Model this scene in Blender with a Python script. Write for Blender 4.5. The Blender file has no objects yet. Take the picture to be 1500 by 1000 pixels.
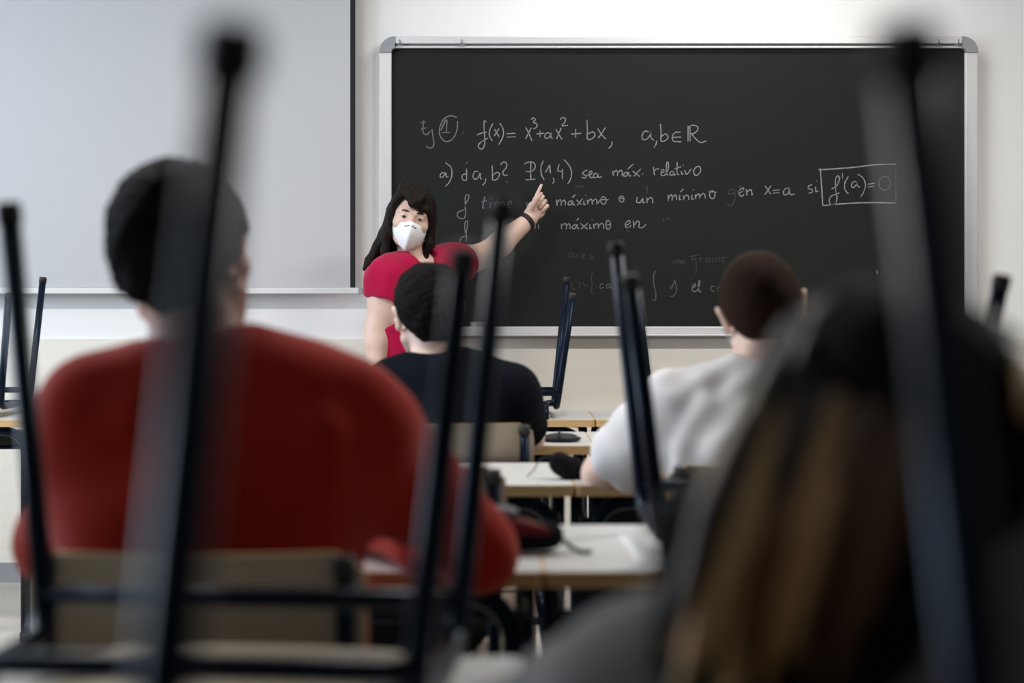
import bpy, bmesh, math, random
import numpy as np
from mathutils import Vector, Matrix

random.seed(7)
sc = bpy.context.scene
col = sc.collection
R = math.radians

# ---------------------------------------------------------------- camera
FPX = 2321.0                       # focal length in pixels of the 1500 px wide frame
CAMZ = 1.124
HY = 450                           # image row of the horizon
cam_d = bpy.data.cameras.new('camera')
cam = bpy.data.objects.new('camera', cam_d)
col.objects.link(cam)
cam.location = (0, 0, CAMZ)
cam.rotation_euler = (R(90), 0, 0)
cam_d.sensor_width = 36
cam_d.lens = FPX * 36 / 1500
cam_d.shift_y = (HY - 500) / 1500
cam_d.clip_start = 0.02
cam_d.dof.use_dof = True
cam_d.dof.focus_distance = 6.1
cam_d.dof.aperture_fstop = 2.5
sc.camera = cam

# ---------------------------------------------------------------- world, light, exposure
sc.view_settings.view_transform = 'Standard'
sc.view_settings.look = 'None'
sc.view_settings.gamma = 1
sc.view_settings.use_curve_mapping = False
sc.view_settings.exposure = 0.0
sc.cycles.max_bounces = 6
sc.cycles.caustics_reflective = False
sc.cycles.caustics_refractive = False

world = bpy.data.worlds.new('daylight')
sc.world = world
world.use_nodes = True
bg = world.node_tree.nodes['Background']
bg.inputs['Color'].default_value = (0.62, 0.78, 1.0, 1)
bg.inputs['Strength'].default_value = 1.0

def area(name, loc, rot, sx, sy, power, color):
    l = bpy.data.lights.new(name, 'AREA')
    l.shape = 'RECTANGLE'; l.size = sx; l.size_y = sy
    l.energy = power; l.color = color
    o = bpy.data.objects.new(name, l); col.objects.link(o)
    o.location = loc; o.rotation_euler = rot
    return o

XL, XR, YB, YF, ZC = -3.6, 4.2, -2.2, 6.5, 3.05     # the room
WIN = [(1.3, 2.7), (3.1, 4.5), (4.8, 6.1)]           # windows in the left wall, along y
for (a, b), p in zip(WIN, (20, 66, 28)):
    area('window_daylight', (XL + 0.02, (a + b) / 2, 1.85), (0, R(-90), 0), 1.5, b - a, p, (0.72, 0.85, 1.0))
# the two ceiling luminaires over the board end of the room
LAMPS = [(0.75, 5.85), (-1.6, 3.8), (1.6, 3.8)]
LPOW = [14, 66, 70]

# ---------------------------------------------------------------- helpers
def at(px, py, d):
    """the place that lies d metres in front of the lens behind a point of the photo"""
    return Vector(((px - 750) * d / FPX, d, CAMZ + (HY - py) * d / FPX))

def mat(name, color, rough=0.6, metal=0.0, spec=0.5, noise=None, bump=None, coat=0.0, sheen=0.0):
    """noise = (scale xyz, amount, second colour); bump = (scale, strength)"""
    m = bpy.data.materials.new(name); m.use_nodes = True
    nt = m.node_tree; N = nt.nodes; L = nt.links
    b = N['Principled BSDF']
    b.inputs['Base Color'].default_value = (*color, 1)
    b.inputs['Roughness'].default_value = rough
    b.inputs['Metallic'].default_value = metal
    b.inputs['Specular IOR Level'].default_value = spec
    if coat: b.inputs['Coat Weight'].default_value = coat
    if sheen: b.inputs['Sheen Weight'].default_value = sheen
    tc = N.new('ShaderNodeTexCoord')
    if noise:
        mp = N.new('ShaderNodeMapping'); mp.inputs['Scale'].default_value = noise[0]
        t = N.new('ShaderNodeTexNoise'); t.inputs['Scale'].default_value = 1; t.inputs['Detail'].default_value = 6
        r = N.new('ShaderNodeMapRange'); r.inputs[1].default_value = 0.35; r.inputs[2].default_value = 0.65
        r.inputs[4].default_value = noise[1]
        x = N.new('ShaderNodeMix'); x.data_type = 'RGBA'
        x.inputs[6].default_value = (*color, 1); x.inputs[7].default_value = (*noise[2], 1)
        L.new(tc.outputs['Object'], mp.inputs[0]); L.new(mp.outputs[0], t.inputs['Vector'])
        L.new(t.outputs['Fac'], r.inputs[0]); L.new(r.outputs[0], x.inputs[0])
        L.new(x.outputs[2], b.inputs['Base Color'])
    if bump:
        t = N.new('ShaderNodeTexNoise'); t.inputs['Scale'].default_value = bump[0]; t.inputs['Detail'].default_value = 4
        bp = N.new('ShaderNodeBump'); bp.inputs['Strength'].default_value = bump[1]; bp.inputs['Distance'].default_value = 0.01
        L.new(tc.outputs['Object'], t.inputs['Vector']); L.new(t.outputs['Fac'], bp.inputs['Height'])
        L.new(bp.outputs[0], b.inputs['Normal'])
    return m

def emit(name, color, strength):
    m = bpy.data.materials.new(name); m.use_nodes = True
    b = m.node_tree.nodes['Principled BSDF']
    b.inputs['Base Color'].default_value = (*color, 1)
    b.inputs['Emission Color'].default_value = (*color, 1)
    b.inputs['Emission Strength'].default_value = strength
    return m

def link(name, bm, m, parent=None, smooth=False, loc=None, bevel=0):
    me = bpy.data.meshes.new(name)
    bmesh.ops.recalc_face_normals(bm, faces=bm.faces)
    bm.to_mesh(me); bm.free()
    o = bpy.data.objects.new(name, me); col.objects.link(o)
    me.materials.append(m)
    if smooth:
        for p in me.polygons: p.use_smooth = True
    if parent: o.parent = parent
    if loc: o.location = loc
    if bevel:
        md = o.modifiers.new('bevel', 'BEVEL'); md.width = bevel; md.segments = 3; md.limit_method = 'ANGLE'
    return o

def thing(name, label, cat, loc=(0, 0, 0), rotz=0, group=None):
    o = bpy.data.objects.new(name, None); col.objects.link(o)
    o.empty_display_size = 0.05
    o.location = loc; o.rotation_euler = (0, 0, rotz)
    return tag(o, label, cat, group)

def tag(o, label, cat, group=None):
    o['label'] = label; o['category'] = cat; o['kind'] = 'thing'
    if group: o['group'] = group
    return o

def structure(o):
    o['kind'] = 'structure'; return o

def copy_tree(o, parent=None):
    c = o.copy(); col.objects.link(c)
    if parent: c.parent = parent
    for ch in [x for x in bpy.data.objects if x.parent == o]:
        copy_tree(ch, c)
    return c

def box(bm, x0, x1, y0, y1, z0, z1):
    vs = [bm.verts.new(v) for v in ((x0,y0,z0),(x1,y0,z0),(x1,y1,z0),(x0,y1,z0),(x0,y0,z1),(x1,y0,z1),(x1,y1,z1),(x0,y1,z1))]
    for f in ((0,3,2,1),(4,5,6,7),(0,1,5,4),(1,2,6,5),(2,3,7,6),(3,0,4,7)):
        bm.faces.new([vs[i] for i in f])

def boxo(name, dims, m, parent=None, bevel=0):
    bm = bmesh.new(); box(bm, *dims)
    return link(name, bm, m, parent, bevel=bevel)

def frames(pts):
    """rotation-minimising frames along a polyline"""
    T = []
    for i in range(len(pts)):
        a = pts[max(i-1, 0)]; b = pts[min(i+1, len(pts)-1)]
        T.append((b - a).normalized())
    u = T[0].orthogonal().normalized()
    out = []
    for t in T:
        u = (u - t * u.dot(t)).normalized()
        out.append((t, u, t.cross(u)))
    return out

def tube(bm, pts, r, n=12, caps=True, rv=None):
    pts = [Vector(p) for p in pts]
    rr = r if isinstance(r, (list, tuple)) else [r] * len(pts)
    rings = []
    for p, (t, u, v), q in zip(pts, frames(pts), rr):
        q2 = q if rv is None else rv
        rings.append([bm.verts.new(p + u * (q * math.cos(2*math.pi*k/n)) + v * (q2 * math.sin(2*math.pi*k/n))) for k in range(n)])
    for a, b in zip(rings, rings[1:]):
        for k in range(n):
            bm.faces.new((a[k], a[(k+1) % n], b[(k+1) % n], b[k]))
    if caps:
        bm.faces.new(rings[0][::-1]); bm.faces.new(rings[-1])

def fillet(pts, rad, seg=6):
    """polyline with its corners rounded"""
    pts = [Vector(p) for p in pts]; out = [pts[0]]
    for a, b, c in zip(pts, pts[1:], pts[2:]):
        d1 = (a - b); d2 = (c - b)
        r = min(rad, d1.length * .49, d2.length * .49)
        p = b + d1.normalized() * r; q = b + d2.normalized() * r
        for k in range(seg + 1):
            t = k / seg
            out.append(p * (1-t)**2 + b * (2*t*(1-t)) + q * t**2)
    out.append(pts[-1])
    return out

def rounded_rect(w, h, r, seg=5):
    """outline points, centred"""
    o = []
    for cx, cy, a0 in ((w/2-r, h/2-r, 0), (-w/2+r, h/2-r, 90), (-w/2+r, -h/2+r, 180), (w/2-r, -h/2+r, 270)):
        for k in range(seg + 1):
            a = R(a0 + 90 * k / seg)
            o.append((cx + r * math.cos(a), cy + r * math.sin(a)))
    return o

def prism(bm, outline, f0, f1):
    """outline of 2-D points; f0/f1 map a 2-D point to the two faces"""
    a = [bm.verts.new(f0(*p)) for p in outline]; b = [bm.verts.new(f1(*p)) for p in outline]
    n = len(a)
    bm.faces.new(a[::-1]); bm.faces.new(b)
    for k in range(n):
        bm.faces.new((a[k], a[(k+1) % n], b[(k+1) % n], b[k]))

# ---------------------------------------------------------------- materials
M = {}
M['wall'] = mat('white_paint', (0.84, 0.84, 0.845), 0.85, bump=(180, 0.05))
M['dado'] = mat('cream_panel', (0.80, 0.765, 0.69), 0.5, noise=((1.5, 1.5, 40), 0.5, (0.74, 0.70, 0.615)))
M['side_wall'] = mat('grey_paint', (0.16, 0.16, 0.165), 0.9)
M['floor'] = mat('terrazzo', (0.50, 0.47, 0.42), 0.4, noise=((60, 60, 60), 0.6, (0.36, 0.33, 0.29)))
M['ceiling'] = mat('ceiling_white', (0.5, 0.5, 0.5), 0.9)
M['alu'] = mat('aluminium', (0.72, 0.72, 0.725), 0.36, metal=0.25, noise=((400, 400, 3), 0.25, (0.64, 0.64, 0.645)))
M['greycap'] = mat('grey_plastic', (0.28, 0.29, 0.31), 0.45)
M['board'] = mat('slate_enamel', (0.0125, 0.0145, 0.0135), 0.6, spec=0.15, noise=((1.6, 1.6, 2.2), 0.5, (0.017, 0.0185, 0.017)))
M['screen'] = mat('screen_cloth', (0.50, 0.50, 0.51), 0.9)
M['black'] = mat('black_border', (0.006, 0.006, 0.007), 0.8)
M['white_plastic'] = mat('white_plastic', (0.68, 0.68, 0.68), 0.45)
M['steel'] = mat('dark_blue_enamel', (0.005, 0.008, 0.015), 0.28, spec=0.16, noise=((30, 30, 30), 0.3, (0.009, 0.014, 0.024)))
M['steel'].node_tree.nodes['Principled BSDF'].inputs['Specular Tint'].default_value = (.42, .66, 1, 1)
M['rubber'] = mat('black_rubber', (0.008, 0.008, 0.009), 0.7)
M['ply'] = mat('tan_laminate', (0.36, 0.31, 0.235), 0.45, noise=((3, 3, 60), 0.4, (0.31, 0.265, 0.195)))
M['plyedge'] = mat('beech_edge', (0.60, 0.40, 0.19), 0.5, noise=((6, 6, 250), 0.7, (0.42, 0.26, 0.11)))
M['laminate'] = mat('pale_grey_laminate', (0.53, 0.525, 0.515), 0.33, noise=((5, 5, 5), 0.35, (0.48, 0.475, 0.465)))
M['lamp'] = emit('lamp_diffuser', (1.0, 0.97, 0.92), 6.0)
M['glass'] = mat('window_glass', (0.8, 0.85, 0.9), 0.05)
M['paper'] = mat('paper', (0.78, 0.78, 0.79), 0.8)

# ---------------------------------------------------------------- the room
structure(boxo('floor', (XL-.2, XR+.2, YB-.2, YF+.2, -0.15, 0), M['floor']))
structure(boxo('ceiling', (XL-.2, XR+.2, YB-.2, YF+.2, ZC, ZC+.15), M['ceiling']))
structure(boxo('wall_front', (XL-.2, XR+.2, YF, YF+.2, 0, ZC), M['wall']))
structure(boxo('wall_back', (XL-.2, XR+.2, YB-.2, YB, 0, ZC), M['side_wall']))
structure(boxo('wall_right', (XR, XR+.2, YB, YF, 0, ZC), M['side_wall']))
bm = bmesh.new()
WZ0, WZ1 = 1.05, 2.65
edges = [YB] + [v for w in WIN for v in w] + [YF]
box(bm, XL-.2, XL, YB, YF, 0, WZ0); box(bm, XL-.2, XL, YB, YF, WZ1, ZC)
for i in range(0, len(edges), 2): box(bm, XL-.2, XL, edges[i], edges[i+1], WZ0, WZ1)
structure(link('wall_left', bm, M['side_wall']))
for k, (a, b) in enumerate(WIN):
    bm = bmesh.new(); x0, x1 = XL-.14, XL-.08
    box(bm, x0, x1, a, b, WZ0, WZ0+.06); box(bm, x0, x1, a, b, WZ1-.06, WZ1)
    box(bm, x0, x1, a, a+.06, WZ0+.06, WZ1-.06); box(bm, x0, x1, b-.06, b, WZ0+.06, WZ1-.06)
    box(bm, x0, x1, (a+b)/2-.03, (a+b)/2+.03, WZ0+.06, WZ1-.06)
    structure(link('window_%d' % (k+1), bm, M['alu']))
structure(boxo('trim_1', (XL, XR, YF-.012, YF, 0, CAMZ + (HY-496)*YF/FPX), M['dado']))
structure(boxo('baseboard_front', (XL, XR, YF-.024, YF-.012, 0, .08), M['greycap']))

for (x, y), p in zip(LAMPS, LPOW):
    t = thing('ceiling_lamp', 'long white ceiling lamp above the front of the classroom', 'lamp', (x, y, ZC), 0, 'ceiling lamps')
    boxo('lamp_housing', (-.62, .62, -.09, .09, -.05, 0), M['white_plastic'], t, .008)
    boxo('diffuser', (-.6, .6, -.075, .075, -.062, -.05), M['lamp'], t)
    area('lamp_light', (x, y, ZC-.07), (0, 0, 0), 1.2, .15, p, (1.0, 0.96, 0.90))

# ---------------------------------------------------------------- blackboard
WS = YF / FPX
def wx(px): return (px - 750) * WS
def wz(py): return CAMZ + (HY - py) * WS
bd = thing('blackboard', 'black wall blackboard covered in white chalk formulas', 'blackboard', (wx(992), YF, wz(274)))
BX, BZ = wx(992), wz(274)
def bl(px, py, y=0.0):                        # a point on the board, in the board's own space
    return Vector((wx(px) - BX, y, wz(py) - BZ))
def brect(name, x0, y0, x1, y1, t0, t1, m, bevel=0, parent=bd):
    a = bl(x0, y1); b = bl(x1, y0)
    return boxo(name, (a.x, b.x, -t1, -t0, a.z, b.z), m, parent, bevel)
brect('writing_surface', 570, 67, 1414, 482, .004, .022, M['board'])
brect('top_rail', 580, 56, 1405, 66.5, 0, .046, M['alu'], .003)
brect('hook_rail', 580, 69.5, 1405, 72.5, 0, .040, M['alu'], .002)
brect('groove', 580, 66.5, 1405, 69.5, 0, .028, M['greycap'])
brect('side_rail', 557, 79, 574.5, 476, 0, .044, M['alu'], .003)
brect('side_rail', 1410, 79, 1428, 476, 0, .044, M['alu'], .003)
brect('bottom_rail', 578, 478, 1408, 489, 0, .040, M['alu'], .003)
tr = brect('chalk_tray', 578, 489, 1408, 491.5, 0, .085, M['alu'], .003)
def corner(px, py, sx, sy):
    """quarter-round corner cap; (px,py) is the outer corner of the frame, sx/sy point inwards"""
    bm = bmesh.new(); r = 23.0; rin = 6.0; o = []
    for k in range(9):
        a = R(90 * k / 8)
        o.append((px + sx*(r - r*math.cos(a)), py + sy*(r - r*math.sin(a))))
    o.append((px + sx*r, py + sy*(17)))
    for k in range(5):
        a = R(90 * k / 4)
        o.append((px + sx*(17.5 + rin - rin*math.sin(a)), py + sy*(17 + rin - rin*math.cos(a))))
    prism(bm, o, lambda x, y: bl(x, y, 0), lambda x, y: bl(x, y, -.05))
    link('corner_cap', bm, M['greycap'], bd, bevel=.003)
corner(557, 56, 1, 1); corner(1428, 56, -1, 1); corner(557, 494, 1, -1); corner(1428, 494, -1, -1)
for hx in (587, 677, 1370, 1399):
    bm = bmesh.new()
    tube(bm, [bl(hx, 68, -.05), bl(hx, 63, -.052), bl(hx, 61.5, -.06)], .0026, 8)
    tube(bm, [bl(hx-4.5, 69, -.044), bl(hx+4.5, 69, -.044)], .0028, 8)
    link('map_hook', bm, M['greycap'], bd, True)
st = brect('maker_plate', 689, 471, 716, 480.5, .022, .024, M['greycap'])
bm = bmesh.new()
for q in ((691.5, 473, 697.5, 473.6), (691.5, 478.4, 697.5, 479), (691.5, 473, 692.1, 479), (696.9, 473, 697.5, 479), (694, 475, 696, 477.4)):
    a = bl(q[0], q[3]); b = bl(q[2], q[1]); box(bm, a.x, b.x, -.0246, -.024, a.z, b.z)
link('plate_emblem', bm, M['white_plastic'], st)
# ---------------------------------------------------------------- chalk writing (traced stroke by stroke)
def chalk_mat(name, c, lo):
    return mat(name, c, 0.95, spec=0.1, noise=((260, 260, 260), 0.75, lo))
CH = chalk_mat('chalk', (0.33, 0.34, 0.33), (0.17, 0.175, 0.17))
CHM = chalk_mat('chalk_soft', (0.22, 0.23, 0.225), (0.11, 0.115, 0.11))
CHF = chalk_mat('chalk_wiped', (0.066, 0.070, 0.067), (0.026, 0.028, 0.027))
CHG = chalk_mat('chalk_half_wiped', (0.15, 0.155, 0.15), (0.05, 0.052, 0.05))

def catmull(p, n=6):
    if len(p) < 3: return [Vector(q) for q in p]
    p = [Vector(q) for q in p]; q = [p[0]*2-p[1]] + p + [p[-1]*2-p[-2]]; out = []
    for i in range(1, len(q)-2):
        for k in range(n):
            t = k/n
            out.append(.5*((2*q[i]) + (q[i+1]-q[i-1])*t + (2*q[i-1]-5*q[i]+4*q[i+1]-q[i+2])*t*t + (3*q[i]-q[i-1]-3*q[i+1]+q[i+2])*t**3))
    out.append(p[-1]); return out

def ell(cx, cy, rx, ry, a0=-80, a1=290):
    return [(cx + rx*math.cos(R(a0+(a1-a0)*k/14)), cy + ry*math.sin(R(a0+(a1-a0)*k/14))) for k in range(15)]

def write(strokes, ox, oy, s, m, w=1.5, straight=False, label=None):
    bm = bmesh.new()
    for st in strokes:
        if len(st) == 1:
            x, y = st[0]; st = [(x-3, y-2), (x, y), (x+2, y+2)]
        pts = [Vector((ox + x/s, oy + y/s, 0)) for x, y in (st if straight else [tuple(q)[:2] for q in catmull([(a, b, 0) for a, b in st])])]
        n = len(pts); L_, R_ = [], []
        for i, p in enumerate(pts):
            d = (pts[min(i+1, n-1)] - pts[max(i-1, 0)])
            d = d.normalized() if d.length > 1e-6 else Vector((1, 0, 0))
            nn = Vector((-d.y, d.x, 0)) * (w/2 * random.uniform(.72, 1.15))
            a = p + nn; b = p - nn
            L_.append((bl(a.x, a.y, -.0222), bl(a.x, a.y, -.0229))); R_.append((bl(b.x, b.y, -.0222), bl(b.x, b.y, -.0229)))
        A = [(bm.verts.new(l[0]), bm.verts.new(l[1]), bm.verts.new(r[1]), bm.verts.new(r[0])) for l, r in zip(L_, R_)]
        for a, b in zip(A, A[1:]):
            for k in range(3):
                bm.faces.new((a[k], a[k+1], b[k+1], b[k]))
    o = link('chalk_writing', bm, m, bd)
    if label: o['label'] = label

# first line: Ej 1.  f(x) = x3 + ax2 + bx,   a,b E R
write([[(105,85),(100,150),(105,180),(130,190),(150,165)],[(85,103),(120,98)],[(85,150),(125,140)],[(165,150),(175,220),(180,260),(165,285),(140,285),(125,272)],
 [(348,65),(300,52),(255,75),(225,130),(222,190),(250,232),(285,240),(325,210),(350,150),(352,90)],[(230,160),(272,80),(272,175)],[(240,175),(298,172)],[(390,177)]],
 600,160,5,CHM,1.6)
write([[(562,98),(548,90),(545,130),(550,200),(550,260),(535,292),(512,290),(505,265),(530,240),(575,215)],[(495,192),(530,178),(565,172)],
 [(612,108),(590,150),(585,195),(605,235)],[(622,150),(655,205)],[(655,145),(620,200)],[(660,105),(685,150),(685,200),(655,262)],[(710,183),(775,180)],[(712,208),(780,205)],
 [(850,138),(870,175),(897,238)],[(890,140),(870,180),(848,222)],[(890,80),(905,68),(920,80),(905,100),(930,110),(930,135),(905,148)],[(930,185),(985,180)],[(955,160),(955,208)],
 [(1030,180),(1005,178),(988,200),(1000,218),(1025,205),(1035,178),(1035,210),(1048,218)],[(1070,150),(1090,185),(1115,225)],[(1110,140),(1090,185),(1075,222)],
 [(1100,80),(1120,65),(1140,75),(1135,100),(1115,125),(1158,122)],[(1180,187),(1255,180)],[(1215,150),(1215,212)],[(1297,82),(1300,160),(1300,220),(1330,222),(1355,195),(1340,170),(1305,185)],
 [(1375,145),(1400,185),(1435,222)],[(1432,138),(1405,180),(1380,215)],[(1480,240),(1478,265),(1455,292)]],600,160,5,CH)
write([[(750,170),(720,165),(700,195),(705,225),(735,222),(760,190),(765,165),(765,210),(785,232)],[(805,235),(802,260),(785,285)],[(833,112),(838,180),(838,235),(865,235),(890,210),(870,185),(840,205)],
 [(980,172),(940,175),(920,205),(930,238),(985,242)],[(920,210),(985,208)],[(1035,125),(1035,240)],[(1050,130),(1050,240)],[(1035,150),(1060,122),(1100,130),(1105,155),(1080,180),(1052,185)],
 [(1065,190),(1100,230),(1130,248),(1168,235)]],800,160,5,CH)
# second line: a) ¿a, b?  P(1,4) sea máx. relativo
write([[(262,470),(235,470),(225,495),(245,500),(268,470),(270,495),(285,500)],[(265,395),(305,430),(310,490),(290,540),(262,568)],[(420,395)],
 [(418,440),(418,490),(418,520),(395,522),(385,500),(395,480),(425,478)],[(505,460),(480,460),(465,490),(475,515),(500,505),(518,470),(518,505),(530,515)],[(558,510),(555,535),(535,560)],
 [(605,415),(607,470),(610,520),(640,515),(660,480),(640,465),(612,485)],[(665,410),(690,388),(712,405),(705,435),(685,460),(690,485),(718,485)],[(712,535)],
 [(888,395),(886,450),(888,515)],[(840,405),(865,392),(905,392),(920,420),(905,450),(870,460),(850,458)],[(850,520),(920,515)],[(978,380),(962,425),(965,480),(985,520)],
 [(995,465),(1025,410)],[(1025,410),(1030,470)],[(1050,505),(1057,528),(1046,548)]],600,160,5,CH)
write([[(95,405),(85,450),(120,462)],[(118,440),(118,512)],[(130,372),(170,420),(185,470),(175,520),(155,550)],
 [(300,448),(275,460),(265,475),(290,490),(285,505),(255,503)],[(290,490),(325,480),(335,465),(322,455),(312,480),(325,505),(345,500)],[(370,470),(350,478),(345,500),(365,502),(378,475),(378,500),(405,498)],
 [(485,455),(490,490)],[(490,470),(510,450),(520,465),(520,490)],[(520,470),(545,450),(555,465),(552,490)],[(595,465),(572,470),(565,490),(585,492),(600,465),(605,490),(620,490)],[(595,440),(635,405)],
 [(630,455),(655,475),(680,495)],[(690,440),(655,475),(640,495)],[(705,478)],
 [(782,425),(790,485)],[(788,455),(805,440),(825,440)],[(835,470),(860,460),(855,445),(840,455),(840,485),(865,485),(890,440),(890,395),(878,400),(878,470),(890,488)],
 [(925,455),(905,465),(905,485),(925,480),(930,458),(932,485),(945,480)],[(955,390),(955,470),(970,482)],[(935,440),(985,425)],[(985,455),(990,480),(1000,475)],[(1000,415)],
 [(1010,450),(1025,480),(1050,450),(1062,440)],[(1090,428),(1075,460),(1090,488),(1115,475),(1128,445),(1115,422),(1090,428)]],800,160,5,CH)
# third line: f tiene un máximo o un mínimo en x=a si f'(a)=0
write([[(410,735),(360,755),(350,780),(370,800),(400,800),(412,760),(408,690),(410,640),(430,628),(435,650),(415,690),(405,725)],[(550,640),(540,700),(535,725),(550,722)],[(527,680),(565,672)],
 [(595,685),(590,720),(600,718)],[(597,660)],[(625,705),(650,690),(640,678),(625,695),(630,722),(650,718)],[(662,685),(665,722)],[(665,695),(685,682),(695,695),(695,722)],
 [(715,705),(748,690),(738,675),(718,690),(720,718),(745,718)],[(858,685),(860,715),(872,712)]],600,160,5,CHM)
write([[(75,665),(80,710)],[(82,685),(100,665),(110,680),(108,708)],[(110,685),(130,668),(140,685),(138,705)],[(185,670),(165,680),(160,700),(180,700),(192,672),(195,700),(210,702)],[(190,650),(212,628)],
 [(220,665),(245,690),(262,700)],[(265,655),(240,690),(225,705)],[(275,672),(275,700),(290,695)],[(287,632)],[(300,665),(305,700)],[(305,680),(325,660),(335,675),(335,700)],
 [(335,680),(360,660),(370,675),(368,700)],ell(418,670,20,27),[(375,690),(400,665),(455,665)],ell(550,660,17,22),[(530,650),(572,660)],
 [(665,645),(660,680),(685,685),(705,655),(705,685),(720,685)],[(735,650),(735,688)],[(738,670),(760,648),(775,660),(778,690)],
 [(890,630),(890,675)],[(892,655),(910,628),(920,645),(918,670)],[(920,650),(940,630),(950,645),(950,665)],[(975,630),(972,665),(985,660)],[(980,610),(1000,585)],[(1000,635),(1005,668)],
 [(1005,650),(1025,630),(1040,645),(1040,665)],[(1065,628),(1062,662),(1075,658)],[(1075,592)],[(1088,625),(1090,660)],[(1092,640),(1110,622),(1120,638),(1120,655)],
 [(1122,640),(1145,618),(1158,632),(1160,655)],ell(1212,628,20,29),[(1185,605),(1245,610)]],800,160,5,CH)
write([[(155,320),(185,300),(190,278),(165,290),(155,320),(175,340),(195,325)],[(210,290),(215,335)],[(215,310),(240,290),(250,310),(250,330),(260,322)],
 [(345,262),(370,295),(388,325)],[(390,262),(365,300),(345,328)],[(402,298),(452,292)],[(402,318),(452,312)],
 [(520,278),(495,285),(480,310),(490,330),(515,320),(525,280),(525,315),(540,328),(562,322)],[(690,255),(665,265),(665,285),(690,290),(690,310),(665,318)],[(715,270),(718,305),(735,300)],[(722,230)]],1050,220,5,CH)
write([[(735,147),(850,140),(1000,128),(1150,110),(1303,104)],[(750,135),(760,270),(768,408)],[(768,408),(900,395),(1100,386),(1308,389)]],1050,220,5,CH,1.9,label='chalk box drawn around the last formula')
write([[(1303,104),(1302,250),(1303,389)],ell(1220,245,42,50)],1050,220,5,CHG,1.6)
write([[(832,287),(870,262),(890,215),(880,190),(862,215),(862,290),(872,350),(860,395),(830,400),(815,375),(830,340),(890,315)],[(912,168),(912,210)],[(955,195),(930,240),(930,290),(955,322)],
 [(1010,230),(985,240),(978,268),(995,275),(1015,250),(1018,232),(1020,262),(1040,275)],[(1025,178),(1065,210),(1080,260),(1065,310),(1045,345)],[(1095,252),(1145,245)],[(1097,272),(1145,268)],
 [(1160,880),(1168,908)]],1050,220,5,CH)
# fourth line: f  "  "  máximo en
write([[(415,910),(425,850),(425,820),(408,830),(405,880),(418,930),(415,972)],[(415,930),(380,942),(368,975)],[(602,858),(602,885)],[(625,855),(628,882)],[(918,845),(918,875)],[(942,845),(945,878)]],600,160,5,CHM)
write([[(110,840),(112,880)],[(115,855),(135,838),(148,855),(145,878)],[(148,855),(165,840),(175,855),(172,878)],[(215,845),(195,855),(190,872),(210,875),(225,845),(228,872),(240,875)],[(222,815),(240,798)],
 [(250,835),(275,860),(300,878)],[(305,835),(275,860),(255,878)],[(318,845),(318,875),(332,870)],[(335,812)],[(345,840),(350,875)],[(350,855),(370,838),(380,852),(380,875)],
 [(382,855),(405,838),(418,852),(420,878)],ell(452,848,17,33),[(435,850),(470,845)],
 [(578,855),(610,835),(605,815),(580,835),(580,865),(605,865),(620,850)],[(635,820),(640,870)],[(642,850),(665,820),(680,835),(675,862),(700,870),(728,845)]],800,160,5,CH)
# half wiped writing lower down
write([[(195,155),(170,155),(165,180),(185,180),(195,160),(200,190)],[(215,165),(220,190)],[(220,175),(235,162)],[(260,180),(280,170),(265,160),(258,185),(285,195)],[(315,165),(355,205)],[(355,165),(318,205)],
 [(485,180),(470,195),(480,215),(500,205)],[(920,200),(930,230),(945,205),(950,230)],[(960,230),(962,205),(975,205),(978,230)],[(1000,205),(985,215),(988,235),(1000,228),(1005,205),(1010,232)],
 [(1115,165),(1050,178)],[(1085,175),(1065,185),(1070,205),(1088,195),(1095,240),(1095,285),(1085,300)],[(1120,185),(1125,220)],[(1125,200),(1145,185)],[(1185,190),(1165,200),(1170,220),(1185,212),(1195,190),(1198,220)],
 [(1215,190),(1218,225)],[(1218,205),(1240,190),(1245,222)],[(1262,180),(1265,222)],[(1290,180),(1292,225)],[(1275,190),(1320,185)],
 [(185,370),(190,420),(215,410)],[(240,360),(245,405)],[(262,365),(290,400)],[(345,290),(330,320),(335,390),(325,440),(345,450)],[(365,385),(368,410)]],800,340,5,CHF,1.6,label='wiped and barely readable chalk')
write([[(418,378),(395,385),(395,410),(420,405)],[(460,380),(440,388),(442,410),(460,400),(468,380),(472,412),(485,400)],[(800,285),(785,310),(785,380),(800,450),(795,498),(775,495)],
 [(905,390),(915,412),(935,360)],[(938,350),(952,420),(930,465),(905,470)],[(1225,398),(1205,400),(1202,425),(1228,432)],[(1262,395),(1250,420)]],800,340,5,CHG,1.4,label='half wiped chalk letters')
write([[(1062,412),(1090,392),(1080,378),(1064,410),(1078,436),(1105,420),(1122,370),(1115,358),(1110,400),(1120,438),(1132,430)]],800,340,5,CHM,1.5)
write([[(1375,590),(1340,590),(1330,620),(1365,620),(1375,600),(1378,660),(1350,710),(1320,695)],[(1400,575),(1430,560)],[(1390,605),(1440,598)],[(210,572),(240,566),(280,574)],[(735,560),(735,620)],
 [(600,860),(590,890),(610,900)],[(850,795),(860,830)],[(880,800),(905,810)]],800,160,5,CHF,2.0,label='faint wiped smudges of chalk')

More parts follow.
